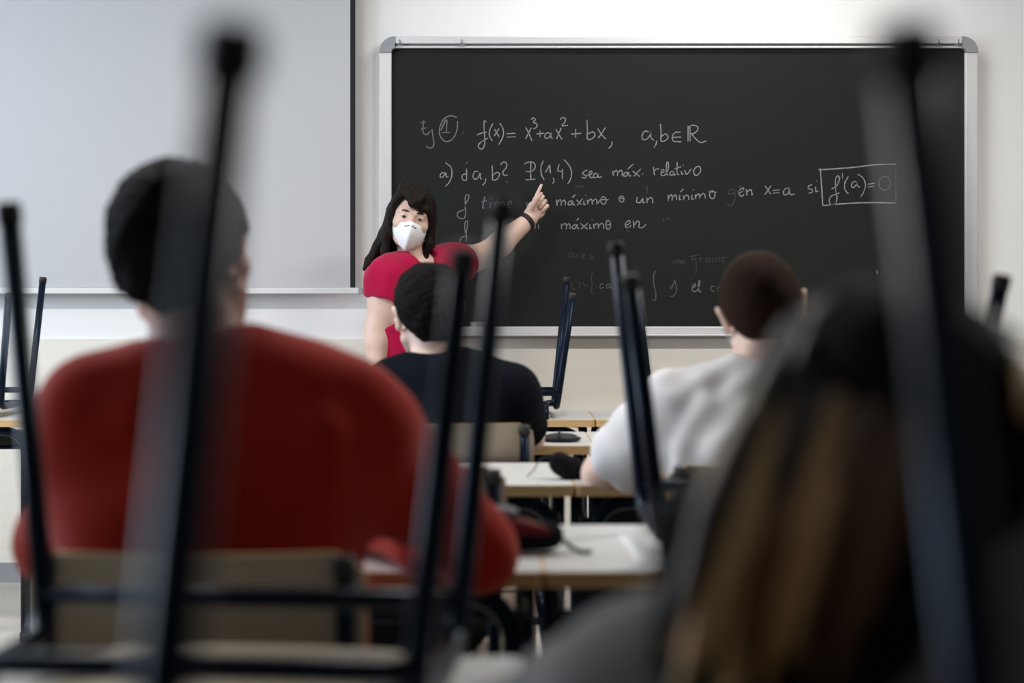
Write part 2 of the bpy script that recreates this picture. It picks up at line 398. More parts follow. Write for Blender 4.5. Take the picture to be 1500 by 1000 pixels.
# ---------------------------------------------------------------- projection screen
SY = 6.42; SS = SY / FPX
def sx(px): return (px - 750) * SS
def sz(py): return CAMZ + (HY - py) * SS
scn = thing('projection_screen', 'pulled down white projection screen with a black side border', 'projection screen', (sx(100), SY, sz(425)))
def srect(name, x0, y0, x1, y1, t0, t1, m, bevel=0):
    return boxo(name, (sx(x0)-sx(100), sx(x1)-sx(100), t0, t1, sz(y1)-sz(425), sz(y0)-sz(425)), m, scn, bevel)
srect('screen_cloth', -390, -240, 513, 421, 0, .002, M['screen'])
srect('black_border', 513, -240, 520.5, 421, 0, .002, M['black'])
srect('black_border', -397, -240, -390, 421, 0, .002, M['black'])
srect('bottom_bar', -404, 421.5, 526, 430, -.012, .014, M['white_plastic'], .003)
srect('end_cap', 526, 421, 532, 430.5, -.014, .016, M['greycap'], .003)
srect('end_cap', -410, 421, -404, 430.5, -.014, .016, M['greycap'], .003)
srect('roller_case', -420, -268, 545, -228, -.05, .06, M['white_plastic'], .01)

# ---------------------------------------------------------------- desks
DW, DD, DH = .715, .49, .75
def make_desk():
    t = thing('school_desk', '', 'desk')
    x0, x1 = -DW/2, DW/2
    bm = bmesh.new()
    o = rounded_rect(DW-.004, DD-.004, .013, 3)
    prism(bm, o, lambda x, y: (x, y+DD/2, DH-.0225), lambda x, y: (x, y+DD/2, DH))
    top = link('desktop', bm, M['laminate'], t)
    bm = bmesh.new(); oo = rounded_rect(DW, DD, .015, 3); oi = rounded_rect(DW-.004, DD-.004, .013, 3)
    V = [[bm.verts.new((x, y+DD/2, z)) for x, y in q] for q, z in ((oo, DH-.0235), (oo, DH-.0008), (oi, DH-.0008), (oi, DH-.0235))]
    n = len(oo)
    for a, b in ((0, 1), (1, 2), (2, 3), (3, 0)):
        for k in range(n): bm.faces.new((V[a][k], V[a][(k+1) % n], V[b][(k+1) % n], V[b][k]))
    link('edge_band', bm, M['plyedge'], top)
    for y, r in ((.07, .016), (DD-.05, .016)):                 # two arched leg frames
        bm = bmesh.new()
        xs = DW/2 - (.042 if y < .2 else .022)
        tube(bm, fillet([(-xs, y, .02), (-xs, y, DH-.042), (xs, y, DH-.042), (xs, y, .02)], .085 if y < .2 else .03, 8), r, 12)
        fr = link('leg_frame', bm, M['steel'], t, True)
        for s in (-1, 1):
            bm = bmesh.new(); tube(bm, [(s*xs, y, 0), (s*xs, y, .03)], .019, 12)
            link('foot_cap', bm, M['rubber'], fr, True)
    bm = bmesh.new()
    for s in (-1, 1): tube(bm, [(s*(DW/2-.03), .07, .64), (s*(DW/2-.03), DD-.05, .64)], .010, 10)
    tube(bm, [(-(DW/2-.03), .25, .64), ((DW/2-.03), .25, .64)], .010, 10)
    link('stretcher', bm, M['steel'], t, True)
    bm = bmesh.new()                                            # wire-thin book shelf under the top
    box(bm, -DW/2+.06, DW/2-.06, .16, DD-.07, .652, .658)
    for y in (.16, DD-.074): box(bm, -DW/2+.06, DW/2-.06, y, y+.004, .658, .685)
    link('book_shelf', bm, M['rubber'], t)
    return t

desk0 = make_desk(); desk_used = []
def place_desk(x, y, label, rz=0):
    t = desk0 if not desk_used else copy_tree(desk0)
    desk_used.append(t); t.location = (x, y, 0); t.rotation_euler = (0, 0, R(rz)); t['label'] = label
    t['group'] = 'school desks'
    return t
ROW = dict(Z=.191, O=1.21, A=2.24, B=3.33, C=4.28, D=5.27)      # near edges of the desk rows

# ---------------------------------------------------------------- chairs
def make_chair():
    """faces +y; the backrest is on the -y side; the seat rails slope down to the rear"""
    t = thing('school_chair', '', 'chair')
    def zr(y): return .385 + .052 * y / .34                      # rail height
    xs = .203
    for s in (-1, 1):
        bm = bmesh.new()
        tube(bm, fillet([(s*.256, .425, .018), (s*(xs+.009), .35, zr(.35)), (s*(xs+.009), .03, zr(.03)), (s*.262, .015, .018)], .045, 7), .0118, 12)
        lf = link('leg_frame', bm, M['steel'], t, True)
        for p, q in (((s*.256, .425, .018), (s*(xs+.009), .35, zr(.35))), ((s*.262, .015, .018), (s*(xs+.009), .03, zr(.03)))):
            p, q = Vector(p), Vector(q); d = (q-p).normalized(); bm = bmesh.new()
            tube(bm, [p - d*.018, p - d*.014, p + d*.003], [.0112, .0132, .0132], 12)
            link('foot_cap', bm, M['rubber'], lf, True)
        bm = bmesh.new()
        tube(bm, fillet([(s*(xs+.009), .20, zr(.20)-.004), (s*(xs-.030), .11, zr(.11)-.006), (s*(xs-.030), -.025, zr(-.02)-.008), (s*(xs-.030), -.085, .822)], .05, 7), .0115, 12)
        link('back_tube', bm, M['steel'], t, True)
    for y, z in ((.356, .398), (.022, .340)):
        bm = bmesh.new(); w = xs + .012 + .056*(zr(y)-z)/.40
        tube(bm, [(-w, y, z), (w, y, z)], .0105, 10)
        link('cross_bar', bm, M['steel'], t, True)
    bm = bmesh.new()                                            # moulded plywood seat
    o = rounded_rect(.385, .385, .05, 5)
    def seat(x, y):
        yy = y + .20
        return .005*(abs(x)/.19)**2 - .006*max(0, (yy-.30)/.09)**2
    nx = 10
    def sgrid(zoff):
        rows = []
        for j in range(13):
            y = -.1925 + .385*j/12
            # half width at this depth from the rounded corners
            e = max(0, abs(y) - .1425); hw = .1925 - (.05 - math.sqrt(max(0, .05**2 - e**2)))
            rows.append([bm.verts.new((hw*(2*i/nx-1), y+.20, zr(y+.20)+.020+.004+seat(hw*(2*i/nx-1), y)+zoff)) for i in range(nx+1)])
        return rows
    a = sgrid(0); b = sgrid(.009)
    for g in (a, b):
        for j in range(12):
            for i in range(nx): bm.faces.new((g[j][i], g[j][i+1], g[j+1][i+1], g[j+1][i]))
    ring = lambda g: [g[0][i] for i in range(nx+1)] + [g[j][nx] for j in range(1, 13)] + [g[12][i] for i in range(nx-1, -1, -1)] + [g[j][0] for j in range(11, 0, -1)]
    ra, rb = ring(a), ring(b)
    for k in range(len(ra)): bm.faces.new((ra[k], ra[(k+1) % len(ra)], rb[(k+1) % len(ra)], rb[k]))
    so = link('seat', bm, M['ply'], t, True)
    # curved backrest with rounded corners
    bm = bmesh.new(); W, H = .392, .20
    def bk(u, v, off):
        return (u, -.066 - .26*(v-.735)*.30 - .030*(1-(u/(W/2))**2) + off, v)
    def bgrid(off):
        rows = []
        for j in range(11):
            v = -H/2 + H*j/10; e = max(0, abs(v) - (H/2-.035)); hw = W/2 - (.035 - math.sqrt(max(0, .035**2-e**2)))
            rows.append([bm.verts.new(bk(hw*(2*i/14-1), .742+v, off)) for i in range(15)])
        return rows
    a = bgrid(0); b = bgrid(.011)
    for g in (a, b):
        for j in range(10):
            for i in range(14): bm.faces.new((g[j][i], g[j][i+1], g[j+1][i+1], g[j+1][i]))
    bo = link('backrest', bm, M['ply'], t, True)
    bm = bmesh.new()
    ring = lambda g: [g[0][i] for i in range(15)] + [g[j][14] for j in range(1, 11)] + [g[10][i] for i in range(13, -1, -1)] + [g[j][0] for j in range(9, 0, -1)]
    ra, rb = ring(a), ring(b) if False else (None, None)
    # plywood edge of the backrest
    def eg(off):
        rows = []
        for j in range(11):
            v = -H/2 + H*j/10; e = max(0, abs(v) - (H/2-.035)); hw = W/2 - (.035 - math.sqrt(max(0, .035**2-e**2)))
            rows.append([bk(hw*(2*i/14-1), .742+v, off) for i in range(15)])
        return ring(rows)
    A = [bm.verts.new(p) for p in eg(0)]; B = [bm.verts.new(p) for p in eg(.011)]
    for k in range(len(A)): bm.faces.new((A[k], A[(k+1) % len(A)], B[(k+1) % len(A)], B[k]))
    link('edge_band', bm, M['plyedge'], bo, True)
    for s in (-1, 1):
        bm = bmesh.new(); tube(bm, [(s*(xs-.030), -.085-.0005, .815), (s*(xs-.030), -.0875, .838)], [.0145, .0125], 12)
        link('tube_cap', bm, M['rubber'], t, True)
    return t

chair0 = make_chair(); chair_used = []
def place_chair(x, y, label, rz=0, inverted=False, group=None, roll=0):
    t = chair0 if not chair_used else copy_tree(chair0)
    chair_used.append(t)
    t['label'] = label
    if group: t['group'] = group
    elif 'group' in t: del t['group']
    if inverted:     # turned upside down on a desk top, backrest hanging over the near edge
        t.rotation_mode = 'XYZ'
        t.matrix_world = Matrix.Translation((x, y - .008, DH + INV_LIFT + abs(roll)*.0033)) @ Matrix.Rotation(R(rz), 4, 'Z') @ Matrix.Rotation(R(roll), 4, 'Y') @ Matrix.Rotation(R(INV_TILT), 4, 'X') @ Matrix.Rotation(R(180), 4, 'Y')
    else:
        t.location = (x, y, 0); t.rotation_euler = (0, 0, R(rz))
    return t
INV_TILT = 8.7
INV_LIFT = -min(v.co.y*math.sin(R(INV_TILT)) - v.co.z*math.cos(R(INV_TILT)) for c in chair0.children if c.name.startswith('seat') for v in c.data.vertices)
# ---------------------------------------------------------------- desks and chairs in their rows
place_desk(-.345, ROW['O'], 'grey school desk under the overturned chair nearest the red sweater student')
place_desk(.375, ROW['O'], 'grey school desk of the long haired student in the grey top')
place_desk(-.345, ROW['Z'], 'grey desk under the blurred chair whose leg crosses the red student\'s head')
place_desk(.40, ROW['Z'], 'grey desk under the blurred chair whose leg crosses the blackboard\'s right end')
place_desk(.045-.358, ROW['A'], 'grey desk the student in the red sweater leans on')
place_desk(.045+.358, ROW['A'], 'grey desk with a sheet of paper, right beside the red sweater elbow')
place_desk(.132-.358, ROW['B'], 'grey desk with a black pouch, between the red and navy students')
place_desk(.132+.358, ROW['B'], 'grey desk the student in the white t-shirt leans on')
place_desk(.221-.358, ROW['C'], 'grey desk of the student in the navy t-shirt')
place_desk(.221+.358, ROW['C'], 'empty grey desk right of the navy student')
place_desk(.278-.358, ROW['D'], 'front desk holding the clear plastic box and an overturned chair')
place_desk(.278+.358, ROW['D'], 'front desk under an overturned chair, ahead of the white t-shirt student')
place_desk(-1.955, ROW['D'], 'front desk under the screen with an overturned chair')

G = 'chairs turned upside down on desks'
place_chair(-.300, ROW['O'], 'overturned chair whose legs rise in front of the red sweater student', -4.6, True, G)
place_chair(-.364, ROW['Z'], 'out of focus overturned chair, its leg crossing the red student\'s head', 0, True, G)
place_chair(.408, ROW['Z'], 'out of focus overturned chair, its leg crossing the right end of the blackboard', 0, True, G)
place_chair(.431, ROW['A'], 'overturned chair with its pale lit leg beside the white t-shirt student', 0, True, G)
place_chair(-.061, ROW['D'], 'overturned chair on the front desk with the clear plastic box', 0, True, G)
place_chair(.683, ROW['D'], 'overturned chair on the front desk ahead of the white t-shirt student', 0, True, G)
place_chair(-1.94, ROW['D'], 'overturned chair on the front desk below the screen', 0, True, G)
G = 'chairs standing on the floor'
place_chair(-.365, 1.905, 'tan school chair the red sweater student sits on', 0, False, G)
place_chair(-.142, 3.94, 'tan school chair the navy t-shirt student sits on', 0, False, G)
place_chair(.475, 2.93, 'tan school chair the white t-shirt student sits on', 0, False, G)
place_chair(-.205, 2.88, 'empty tan school chair between the red and navy students', 0, False, G)
place_chair(.36, .80, 'school chair under the long haired student', 0, False, G)
# ---------------------------------------------------------------- smooth bodies from blended distance fields
class Field:
    def __init__(s, lo, hi, h):
        s.h = h; s.lo = np.array(lo, float)
        n = [int(math.ceil((b - a) / h)) + 1 for a, b in zip(lo, hi)]
        s.ax = [(s.lo[i] + h*np.arange(n[i])).astype(np.float32) for i in range(3)]
        s.f = np.full(n, 9.0, np.float32)
    def _win(s, lo, hi, pad):
        sl = []
        for i in range(3):
            a = int((lo[i]-pad-s.lo[i])/s.h); b = int((hi[i]+pad-s.lo[i])/s.h) + 2
            sl.append(slice(max(a, 0), min(max(b, 0), len(s.ax[i]))))
        X = s.ax[0][sl[0]][:, None, None]; Y = s.ax[1][sl[1]][None, :, None]; Z = s.ax[2][sl[2]][None, None, :]
        return tuple(sl), X, Y, Z
    def _merge(s, sl, d, k, cut=False):
        f = s.f[sl]
        if f.size == 0: return
        if cut:
            e = -d
            h = np.clip(k - np.abs(f - e), 0, None) / k
            s.f[sl] = np.maximum(f, e) + h*h*k*.25
        else:
            h = np.clip(k - np.abs(f - d), 0, None) / k
            s.f[sl] = np.minimum(f, d) - h*h*k*.25
    def cone(s, a, b, ra, rb, k=.02, cut=False):
        a = np.array(a, float); b = np.array(b, float); r = max(ra, rb)
        sl, X, Y, Z = s._win(np.minimum(a, b)-r, np.maximum(a, b)+r, k + 3*s.h)
        v = b - a; L = max(v @ v, 1e-12)
        t = np.clip(((X-a[0])*v[0] + (Y-a[1])*v[1] + (Z-a[2])*v[2]) / L, 0, 1)
        d = np.sqrt((X-a[0]-t*v[0])**2 + (Y-a[1]-t*v[1])**2 + (Z-a[2]-t*v[2])**2) - (ra + (rb-ra)*t)
        s._merge(sl, d, k, cut)
    def chain(s, pts, rs, k=.02):
        for i in range(len(pts)-1): s.cone(pts[i], pts[i+1], rs[i], rs[i+1], k)
    def ell(s, c, r, rot=None, k=.02, cut=False):
        c = np.array(c, float); r = np.array(r, float); m = r.max()
        sl, X, Y, Z = s._win(c-m, c+m, k + 3*s.h)
        X, Y, Z = X-c[0], Y-c[1], Z-c[2]
        if rot is not None:
            A = np.array(rot, float)          # rows = local axes
            X, Y, Z = A[0,0]*X+A[0,1]*Y+A[0,2]*Z, A[1,0]*X+A[1,1]*Y+A[1,2]*Z, A[2,0]*X+A[2,1]*Y+A[2,2]*Z
        k0 = np.sqrt((X/r[0])**2 + (Y/r[1])**2 + (Z/r[2])**2)
        k1 = np.sqrt((X/r[0]**2)**2 + (Y/r[1]**2)**2 + (Z/r[2]**2)**2) + 1e-6
        s._merge(sl, k0*(k0-1)/k1, k, cut)
    def ecap(s, a, b, ra, rb, side, k=.03, cut=False):
        """tapered limb of elliptic section: ra, rb = (half width along side, half depth)"""
        a = np.array(a, float); b = np.array(b, float); m = max(*ra, *rb)
        sl, X, Y, Z = s._win(np.minimum(a, b)-m, np.maximum(a, b)+m, k + 3*s.h)
        v = b - a; L = max(v @ v, 1e-12); u = v / math.sqrt(L)
        sd = np.array(side, float); sd = sd - u*(sd @ u); sd /= np.linalg.norm(sd); n = np.cross(u, sd)
        X, Y, Z = X-a[0], Y-a[1], Z-a[2]
        t = np.clip((X*v[0] + Y*v[1] + Z*v[2]) / L, 0, 1)
        X, Y, Z = X-t*v[0], Y-t*v[1], Z-t*v[2]
        p = X*sd[0] + Y*sd[1] + Z*sd[2]; q = X*n[0] + Y*n[1] + Z*n[2]; w = X*u[0] + Y*u[1] + Z*u[2]
        A = ra[0] + (rb[0]-ra[0])*t; B = ra[1] + (rb[1]-ra[1])*t; mn = np.minimum(A, B)
        d = (np.sqrt((p/A)**2 + (q/B)**2 + (w/mn)**2) - 1) * mn
        s._merge(sl, d, k, cut)
    def plane(s, p, n, k=.006, near=None):
        """cut away everything on the side n points to, inside a ball (centre, radius) if near is given"""
        n = np.array(n, float); n /= np.linalg.norm(n); p = np.array(p, float)
        if near is None: sl, X, Y, Z = s._win([a[0] for a in s.ax], [a[-1] for a in s.ax], 0)
        else: sl, X, Y, Z = s._win(np.array(near[0])-near[1], np.array(near[0])+near[1], 0)
        e = (X-p[0])*n[0] + (Y-p[1])*n[1] + (Z-p[2])*n[2]
        if near is not None:
            c = near[0]; b = near[1] - np.sqrt((X-c[0])**2 + (Y-c[1])**2 + (Z-c[2])**2)
            e = np.minimum(e, b)
        s._merge(sl, -e, k, True)
    def mesh(s, smooth=2, disp=None):
        f = s.f; S = f < 0
        c = [S[i:f.shape[0]-1+i, j:f.shape[1]-1+j, k:f.shape[2]-1+k] for i in (0, 1) for j in (0, 1) for k in (0, 1)]
        anyi = c[0].copy(); alli = c[0].copy()
        for q in c[1:]: anyi |= q; alli &= q
        I = np.argwhere(anyi & ~alli); N = len(I)
        idx = np.full(anyi.shape, -1, np.int32); idx[tuple(I.T)] = np.arange(N)
        off = np.array([(i, j, k) for i in (0, 1) for j in (0, 1) for k in (0, 1)])
        val = np.stack([f[I[:, 0]+o[0], I[:, 1]+o[1], I[:, 2]+o[2]] for o in off], 1)
        acc = np.zeros((N, 3)); cnt = np.zeros(N)
        for a in range(8):
            for b in range(a+1, 8):
                if np.abs(off[a]-off[b]).sum() != 1: continue
                va, vb = val[:, a], val[:, b]; m = (va < 0) != (vb < 0)
                t = np.where(m, va/np.where(m, va-vb, 1), 0)
                acc += np.where(m[:, None], off[a] + t[:, None]*(off[b]-off[a]), 0); cnt += m
        V = (I + acc/cnt[:, None]) * s.h + s.lo
        Q = []
        for ax in range(3):
            u, w = (ax+1) % 3, (ax+2) % 3
            sa = [slice(None)]*3; sb = [slice(None)]*3; sa[ax] = slice(0, -1); sb[ax] = slice(1, None)
            A = S[tuple(sa)]; B = S[tuple(sb)]
            E = np.argwhere(A != B)
            E = E[(E[:, u] > 0) & (E[:, w] > 0) & (E[:, u] < f.shape[u]-1) & (E[:, w] < f.shape[w]-1)]
            fl = A[tuple(E.T)]
            def g(du, dw):
                e = E.copy(); e[:, u] += du; e[:, w] += dw; return idx[tuple(e.T)]
            q = np.stack([g(-1, -1), g(0, -1), g(0, 0), g(-1, 0)], 1)
            q[~fl] = q[~fl][:, ::-1]; Q.append(q)
        Q = np.concatenate(Q); Q = Q[(Q >= 0).all(1)]
        ea = np.concatenate([Q[:, i] for i in range(4)]); eb = np.concatenate([Q[:, (i+1) % 4] for i in range(4)])
        deg = np.bincount(ea, minlength=N) + np.bincount(eb, minlength=N) + 1e-9
        for _ in range(smooth):
            M_ = np.stack([(np.bincount(ea, V[eb, i], N) + np.bincount(eb, V[ea, i], N))/deg for i in range(3)], 1)
            V = V*.45 + M_*.55
        if disp is not None:
            fn = np.cross(V[Q[:, 2]]-V[Q[:, 0]], V[Q[:, 3]]-V[Q[:, 1]])
            vn = np.stack([sum(np.bincount(Q[:, j], fn[:, i], N) for j in range(4)) for i in range(3)], 1)
            vn /= np.linalg.norm(vn, axis=1)[:, None] + 1e-12
            V = V + vn * disp(V)[:, None]
        return V, Q

def mesh_obj(name, V, Q, m, parent=None):
    me = bpy.data.meshes.new(name)
    if parent: V = V - np.array(parent.location)
    me.vertices.add(len(V)); me.vertices.foreach_set('co', np.asarray(V, np.float32).ravel())
    me.loops.add(len(Q)*4); me.loops.foreach_set('vertex_index', np.asarray(Q, np.int32).ravel())
    me.polygons.add(len(Q)); me.polygons.foreach_set('loop_start', np.arange(0, len(Q)*4, 4, dtype=np.int32))
    me.polygons.foreach_set('use_smooth', np.ones(len(Q), bool))
    me.update(calc_edges=True); me.validate()
    me.materials.append(m)
    o = bpy.data.objects.new(name, me); col.objects.link(o)
    if parent: o.parent = parent
    return o

def waves(seed, n, f0, f1, amp, stretch=(1, 1, 1)):
    """soft irregular folds: a sum of warped waves"""
    rg = np.random.RandomState(seed); W = []
    for _ in range(n):
        d = rg.normal(size=3) * np.array(stretch); d /= np.linalg.norm(d)
        W.append((d * rg.uniform(f0, f1), rg.uniform(0, 6.28), rg.uniform(.5, 1)))
    tot = sum(w[2] for w in W)
    def fn(V):
        q = V + .02*np.sin(V[:, [1, 2, 0]]*17 + seed)
        r = sum(a*np.sin(q @ k + p) for k, p, a in W) / tot * 1.6
        return amp * r
    return fn

def frame(fwd, up):
    """head axes as rows: right-hand side x, forward y, up z"""
    u = Vector(up).normalized(); f = Vector(fwd); f = (f - u*f.dot(u)).normalized()
    x = f.cross(u)
    return np.array([x, f, u])

class Head:
    def __init__(s, c, fwd, up, sc=1.0):
        s.c = np.array(c, float); s.A = frame(fwd, up); s.k = sc
    def p(s, x, y, z): return s.c + s.k*(np.array([x, y, z]) @ s.A)
    def build(s, F, ears=True):
        k = s.k; A = s.A
        F.ell(s.p(0, -.014, .034), np.array([.0755, .094, .085])*k, A, .01)
        F.ell(s.p(0, .032, -.006), np.array([.066, .064, .088])*k, A, .02)
        F.ell(s.p(0, .040, -.060), np.array([.052, .050, .044])*k, A, .02)
        F.cone(s.p(-.012, .074, -.088), s.p(.012, .074, -.088), .019*k, .019*k, .02)
        for q in (-1, 1):
            F.cone(s.p(q*.056, .005, -.050), s.p(q*.03, .06, -.083), .020*k, .018*k, .02)
            F.ell(s.p(q*.043, .060, -.020), np.array([.024, .026, .022])*k, A, .016)
            F.cone(s.p(q*.012, .091, .025), s.p(q*.045, .076, .026), .009*k, .009*k, .012)
            F.ell(s.p(q*.031, .100, .008), np.array([.016, .014, .011])*k, A, .01, cut=True)
            F.ell(s.p(q*.031, .0805, .008), np.array([.0145, .0135, .0125])*k, A, .003)
            F.ell(s.p(q*.011, .105, -.030), np.array([.008, .009, .007])*k, A, .006)
        F.cone(s.p(0, .090, .014), s.p(0, .111, -.026), .0085*k, .0125*k, .012)
        F.cone(s.p(-.019, .090, -.056), s.p(0, .0965, -.052), .0055*k, .0065*k, .006)
        F.cone(s.p(.019, .090, -.056), s.p(0, .0965, -.052), .0055*k, .0065*k, .006)
        F.cone(s.p(-.015, .090, -.064), s.p(.015, .090, -.064), .0068*k, .0068*k, .006)
        if ears:
            for q in (-1, 1):
                B = frame(A.T @ np.array([q*.35, 1, .0]), A.T @ np.array([q*.28, -.18, 1]))
                F.ell(s.p(q*.083, -.012, .000), np.array([.0075, .018, .032])*k, B, .004)
                F.ell(s.p(q*.089, -.006, .002), np.array([.006, .009, .018])*k, B, .004, cut=True)
                F.ell(s.p(q*.080, .001, -.024), np.array([.007, .009, .010])*k, B, .006)
    def eyes(s, par, iris):
        for q in (-1, 1):
            bm = bmesh.new(); bmesh.ops.create_uvsphere(bm, u_segments=16, v_segments=10, radius=.0125*s.k)
            e = link('eye', bm, M['eye_white'], par, True); e.location = Vector(s.p(q*.031, .0835, .007)) - par.location; e.rotation_euler = Matrix(s.A.T.tolist()).to_euler(); e.scale = (1.05, 1, .46)
            bm = bmesh.new(); bmesh.ops.create_uvsphere(bm, u_segments=14, v_segments=8, radius=.0078*s.k)
            i = link('iris', bm, iris, e, True); i.location = (0, .0066*s.k, 0); i.scale = (.95, 1, 1.45)
    def brows(s, par, m, w=.0028):
        for q in (-1, 1):
            bm = bmesh.new()
            tube(bm, [s.p(q*.015, .0985, .0280), s.p(q*.026, .0965, .0300), s.p(q*.038, .0890, .0305), s.p(q*.050, .077, .0245)], [w*.8, w*1.15, w, w*.45], 8)
            for v in bm.verts: v.co -= Vector(par.location)
            link('eyebrow', bm, m, par, True)

def hand(F, w, d, n, side, curls, L=.178, thumb=(.55, .35), spread=.05, fat=1.0):
    """w wrist, d towards the fingers, n out of the back of the hand, side = +1/-1 thumb side along d x n"""
    d = Vector(d).normalized(); n = Vector(n); n = (n - d*n.dot(d)).normalized(); s = d.cross(n) * side
    w = Vector(w); k = L/.18
    F.ecap(w, w + d*.055*k, (.026*k*fat, .018*k*fat), (.036*k*fat, .0145*k*fat), s, .012)
    F.ecap(w + d*.04*k, w + d*.088*k, (.036*k*fat, .0145*k*fat), (.037*k*fat, .0115*k*fat), s, .008)
    for i, c in enumerate(curls):             # index, middle, ring, little
        o = (.029, .0095, -.0095, -.028)[i]*k; ln = (.072, .080, .074, .058)[i]*k
        b = w + d*(.086, .092, .088, .080)[i]*k + s*o
        p = b; f = (d + s*spread*(1.2, .3, -.5, -1.3)[i]).normalized(); r = .0088*k*fat; a = 0
        ax = f.cross(-n).normalized()
        for seg, fr in enumerate((.46, .30, .24)):
            a += c[seg]; q = p + (Matrix.Rotation(R(a), 3, ax) @ f) * (ln*fr)
            F.cone(p, q, r, r*.92, .004); p = q; r *= .92
    t0 = w + d*.018*k + s*.022*k - n*.008*k
    t1 = t0 + (d*.75 + s*thumb[0] - n*thumb[1]).normalized()*.044*k
    t2 = t1 + (d*.95 + s*thumb[0]*.25 - n*thumb[1]).normalized()*.032*k
    t3 = t2 + (d*1.0 - s*thumb[0]*.25 - n*thumb[1]*.8).normalized()*.026*k
    F.cone(t0, t1, .0155*k*fat, .0115*k*fat, .012); F.cone(t1, t2, .0108*k*fat, .0095*k*fat, .004); F.cone(t2, t3, .0095*k*fat, .0075*k*fat, .004)

def skin_mat(name, c):
    m = mat(name, c, 0.5, spec=0.4, noise=((30, 30, 30), .35, (c[0]*.92, c[1]*.80, c[2]*.78)))
    b = m.node_tree.nodes['Principled BSDF']
    b.inputs['Subsurface Weight'].default_value = .12; b.inputs['Subsurface Radius'].default_value = (.01, .004, .002)
    b.inputs['Subsurface Scale'].default_value = 1
    return m
M['skin'] = skin_mat('fair_skin', (0.66, 0.47, 0.39))
M['skin_warm'] = skin_mat('warm_skin', (0.56, 0.31, 0.22))
M['eye_white'] = mat('eye_white', (.42, .39, .37), .3)
M['iris'] = mat('brown_iris', (.018, .010, .007), .15)
M['hair_black'] = mat('black_hair', (.005, .0045, .005), .7, spec=.05, noise=((300, 300, 40), .6, (.009, .0075, .007)), bump=(420, .4))
M['hair_dark'] = mat('dark_brown_hair', (.0065, .0048, .004), .5, spec=.10, noise=((160, 160, 12), .7, (.017, .011, .0075)), bump=(260, .3))
M['hair_brown'] = mat('brown_buzzed_hair', (.018, .010, .0065), .75, spec=.05, noise=((200, 200, 200), .6, (.042, .021, .012)), bump=(500, .6))

def cloth(name, c, c2=None, rough=.9, sheen=.15):
    return mat(name, c, rough, spec=.06, noise=((14, 14, 14), .5, c2 or tuple(v*.85 for v in c)), bump=(900, .12), sheen=sheen)
M['magenta'] = cloth('magenta_jersey', (.38, .005, .048))
M['red'] = cloth('red_sweatshirt', (.37, .017, .006))
M['navy'] = cloth('navy_cotton', (.0035, .005, .009), sheen=.0)
M['white'] = cloth('white_cotton', (.70, .68, .68), (.65, .63, .63))
M['grey'] = cloth('grey_cotton', (.17, .165, .16))
M['jeans'] = cloth('blue_denim', (.03, .045, .085))
M['dark_trouser'] = cloth('dark_trousers', (.012, .012, .014), sheen=.05)
M['shoe'] = mat('shoe', (.03, .03, .032), .6)
M['mask'] = mat('white_mask_fabric', (.80, .80, .82), .85, bump=(700, .08))
M['blue_mask'] = mat('pale_blue_mask_fabric', (.35, .58, .72), .8)
# ---------------------------------------------------------------- people
def V3(*a): return np.array(a, float)
def mix(a, b, t): return np.array(a, float)*(1-t) + np.array(b, float)*t

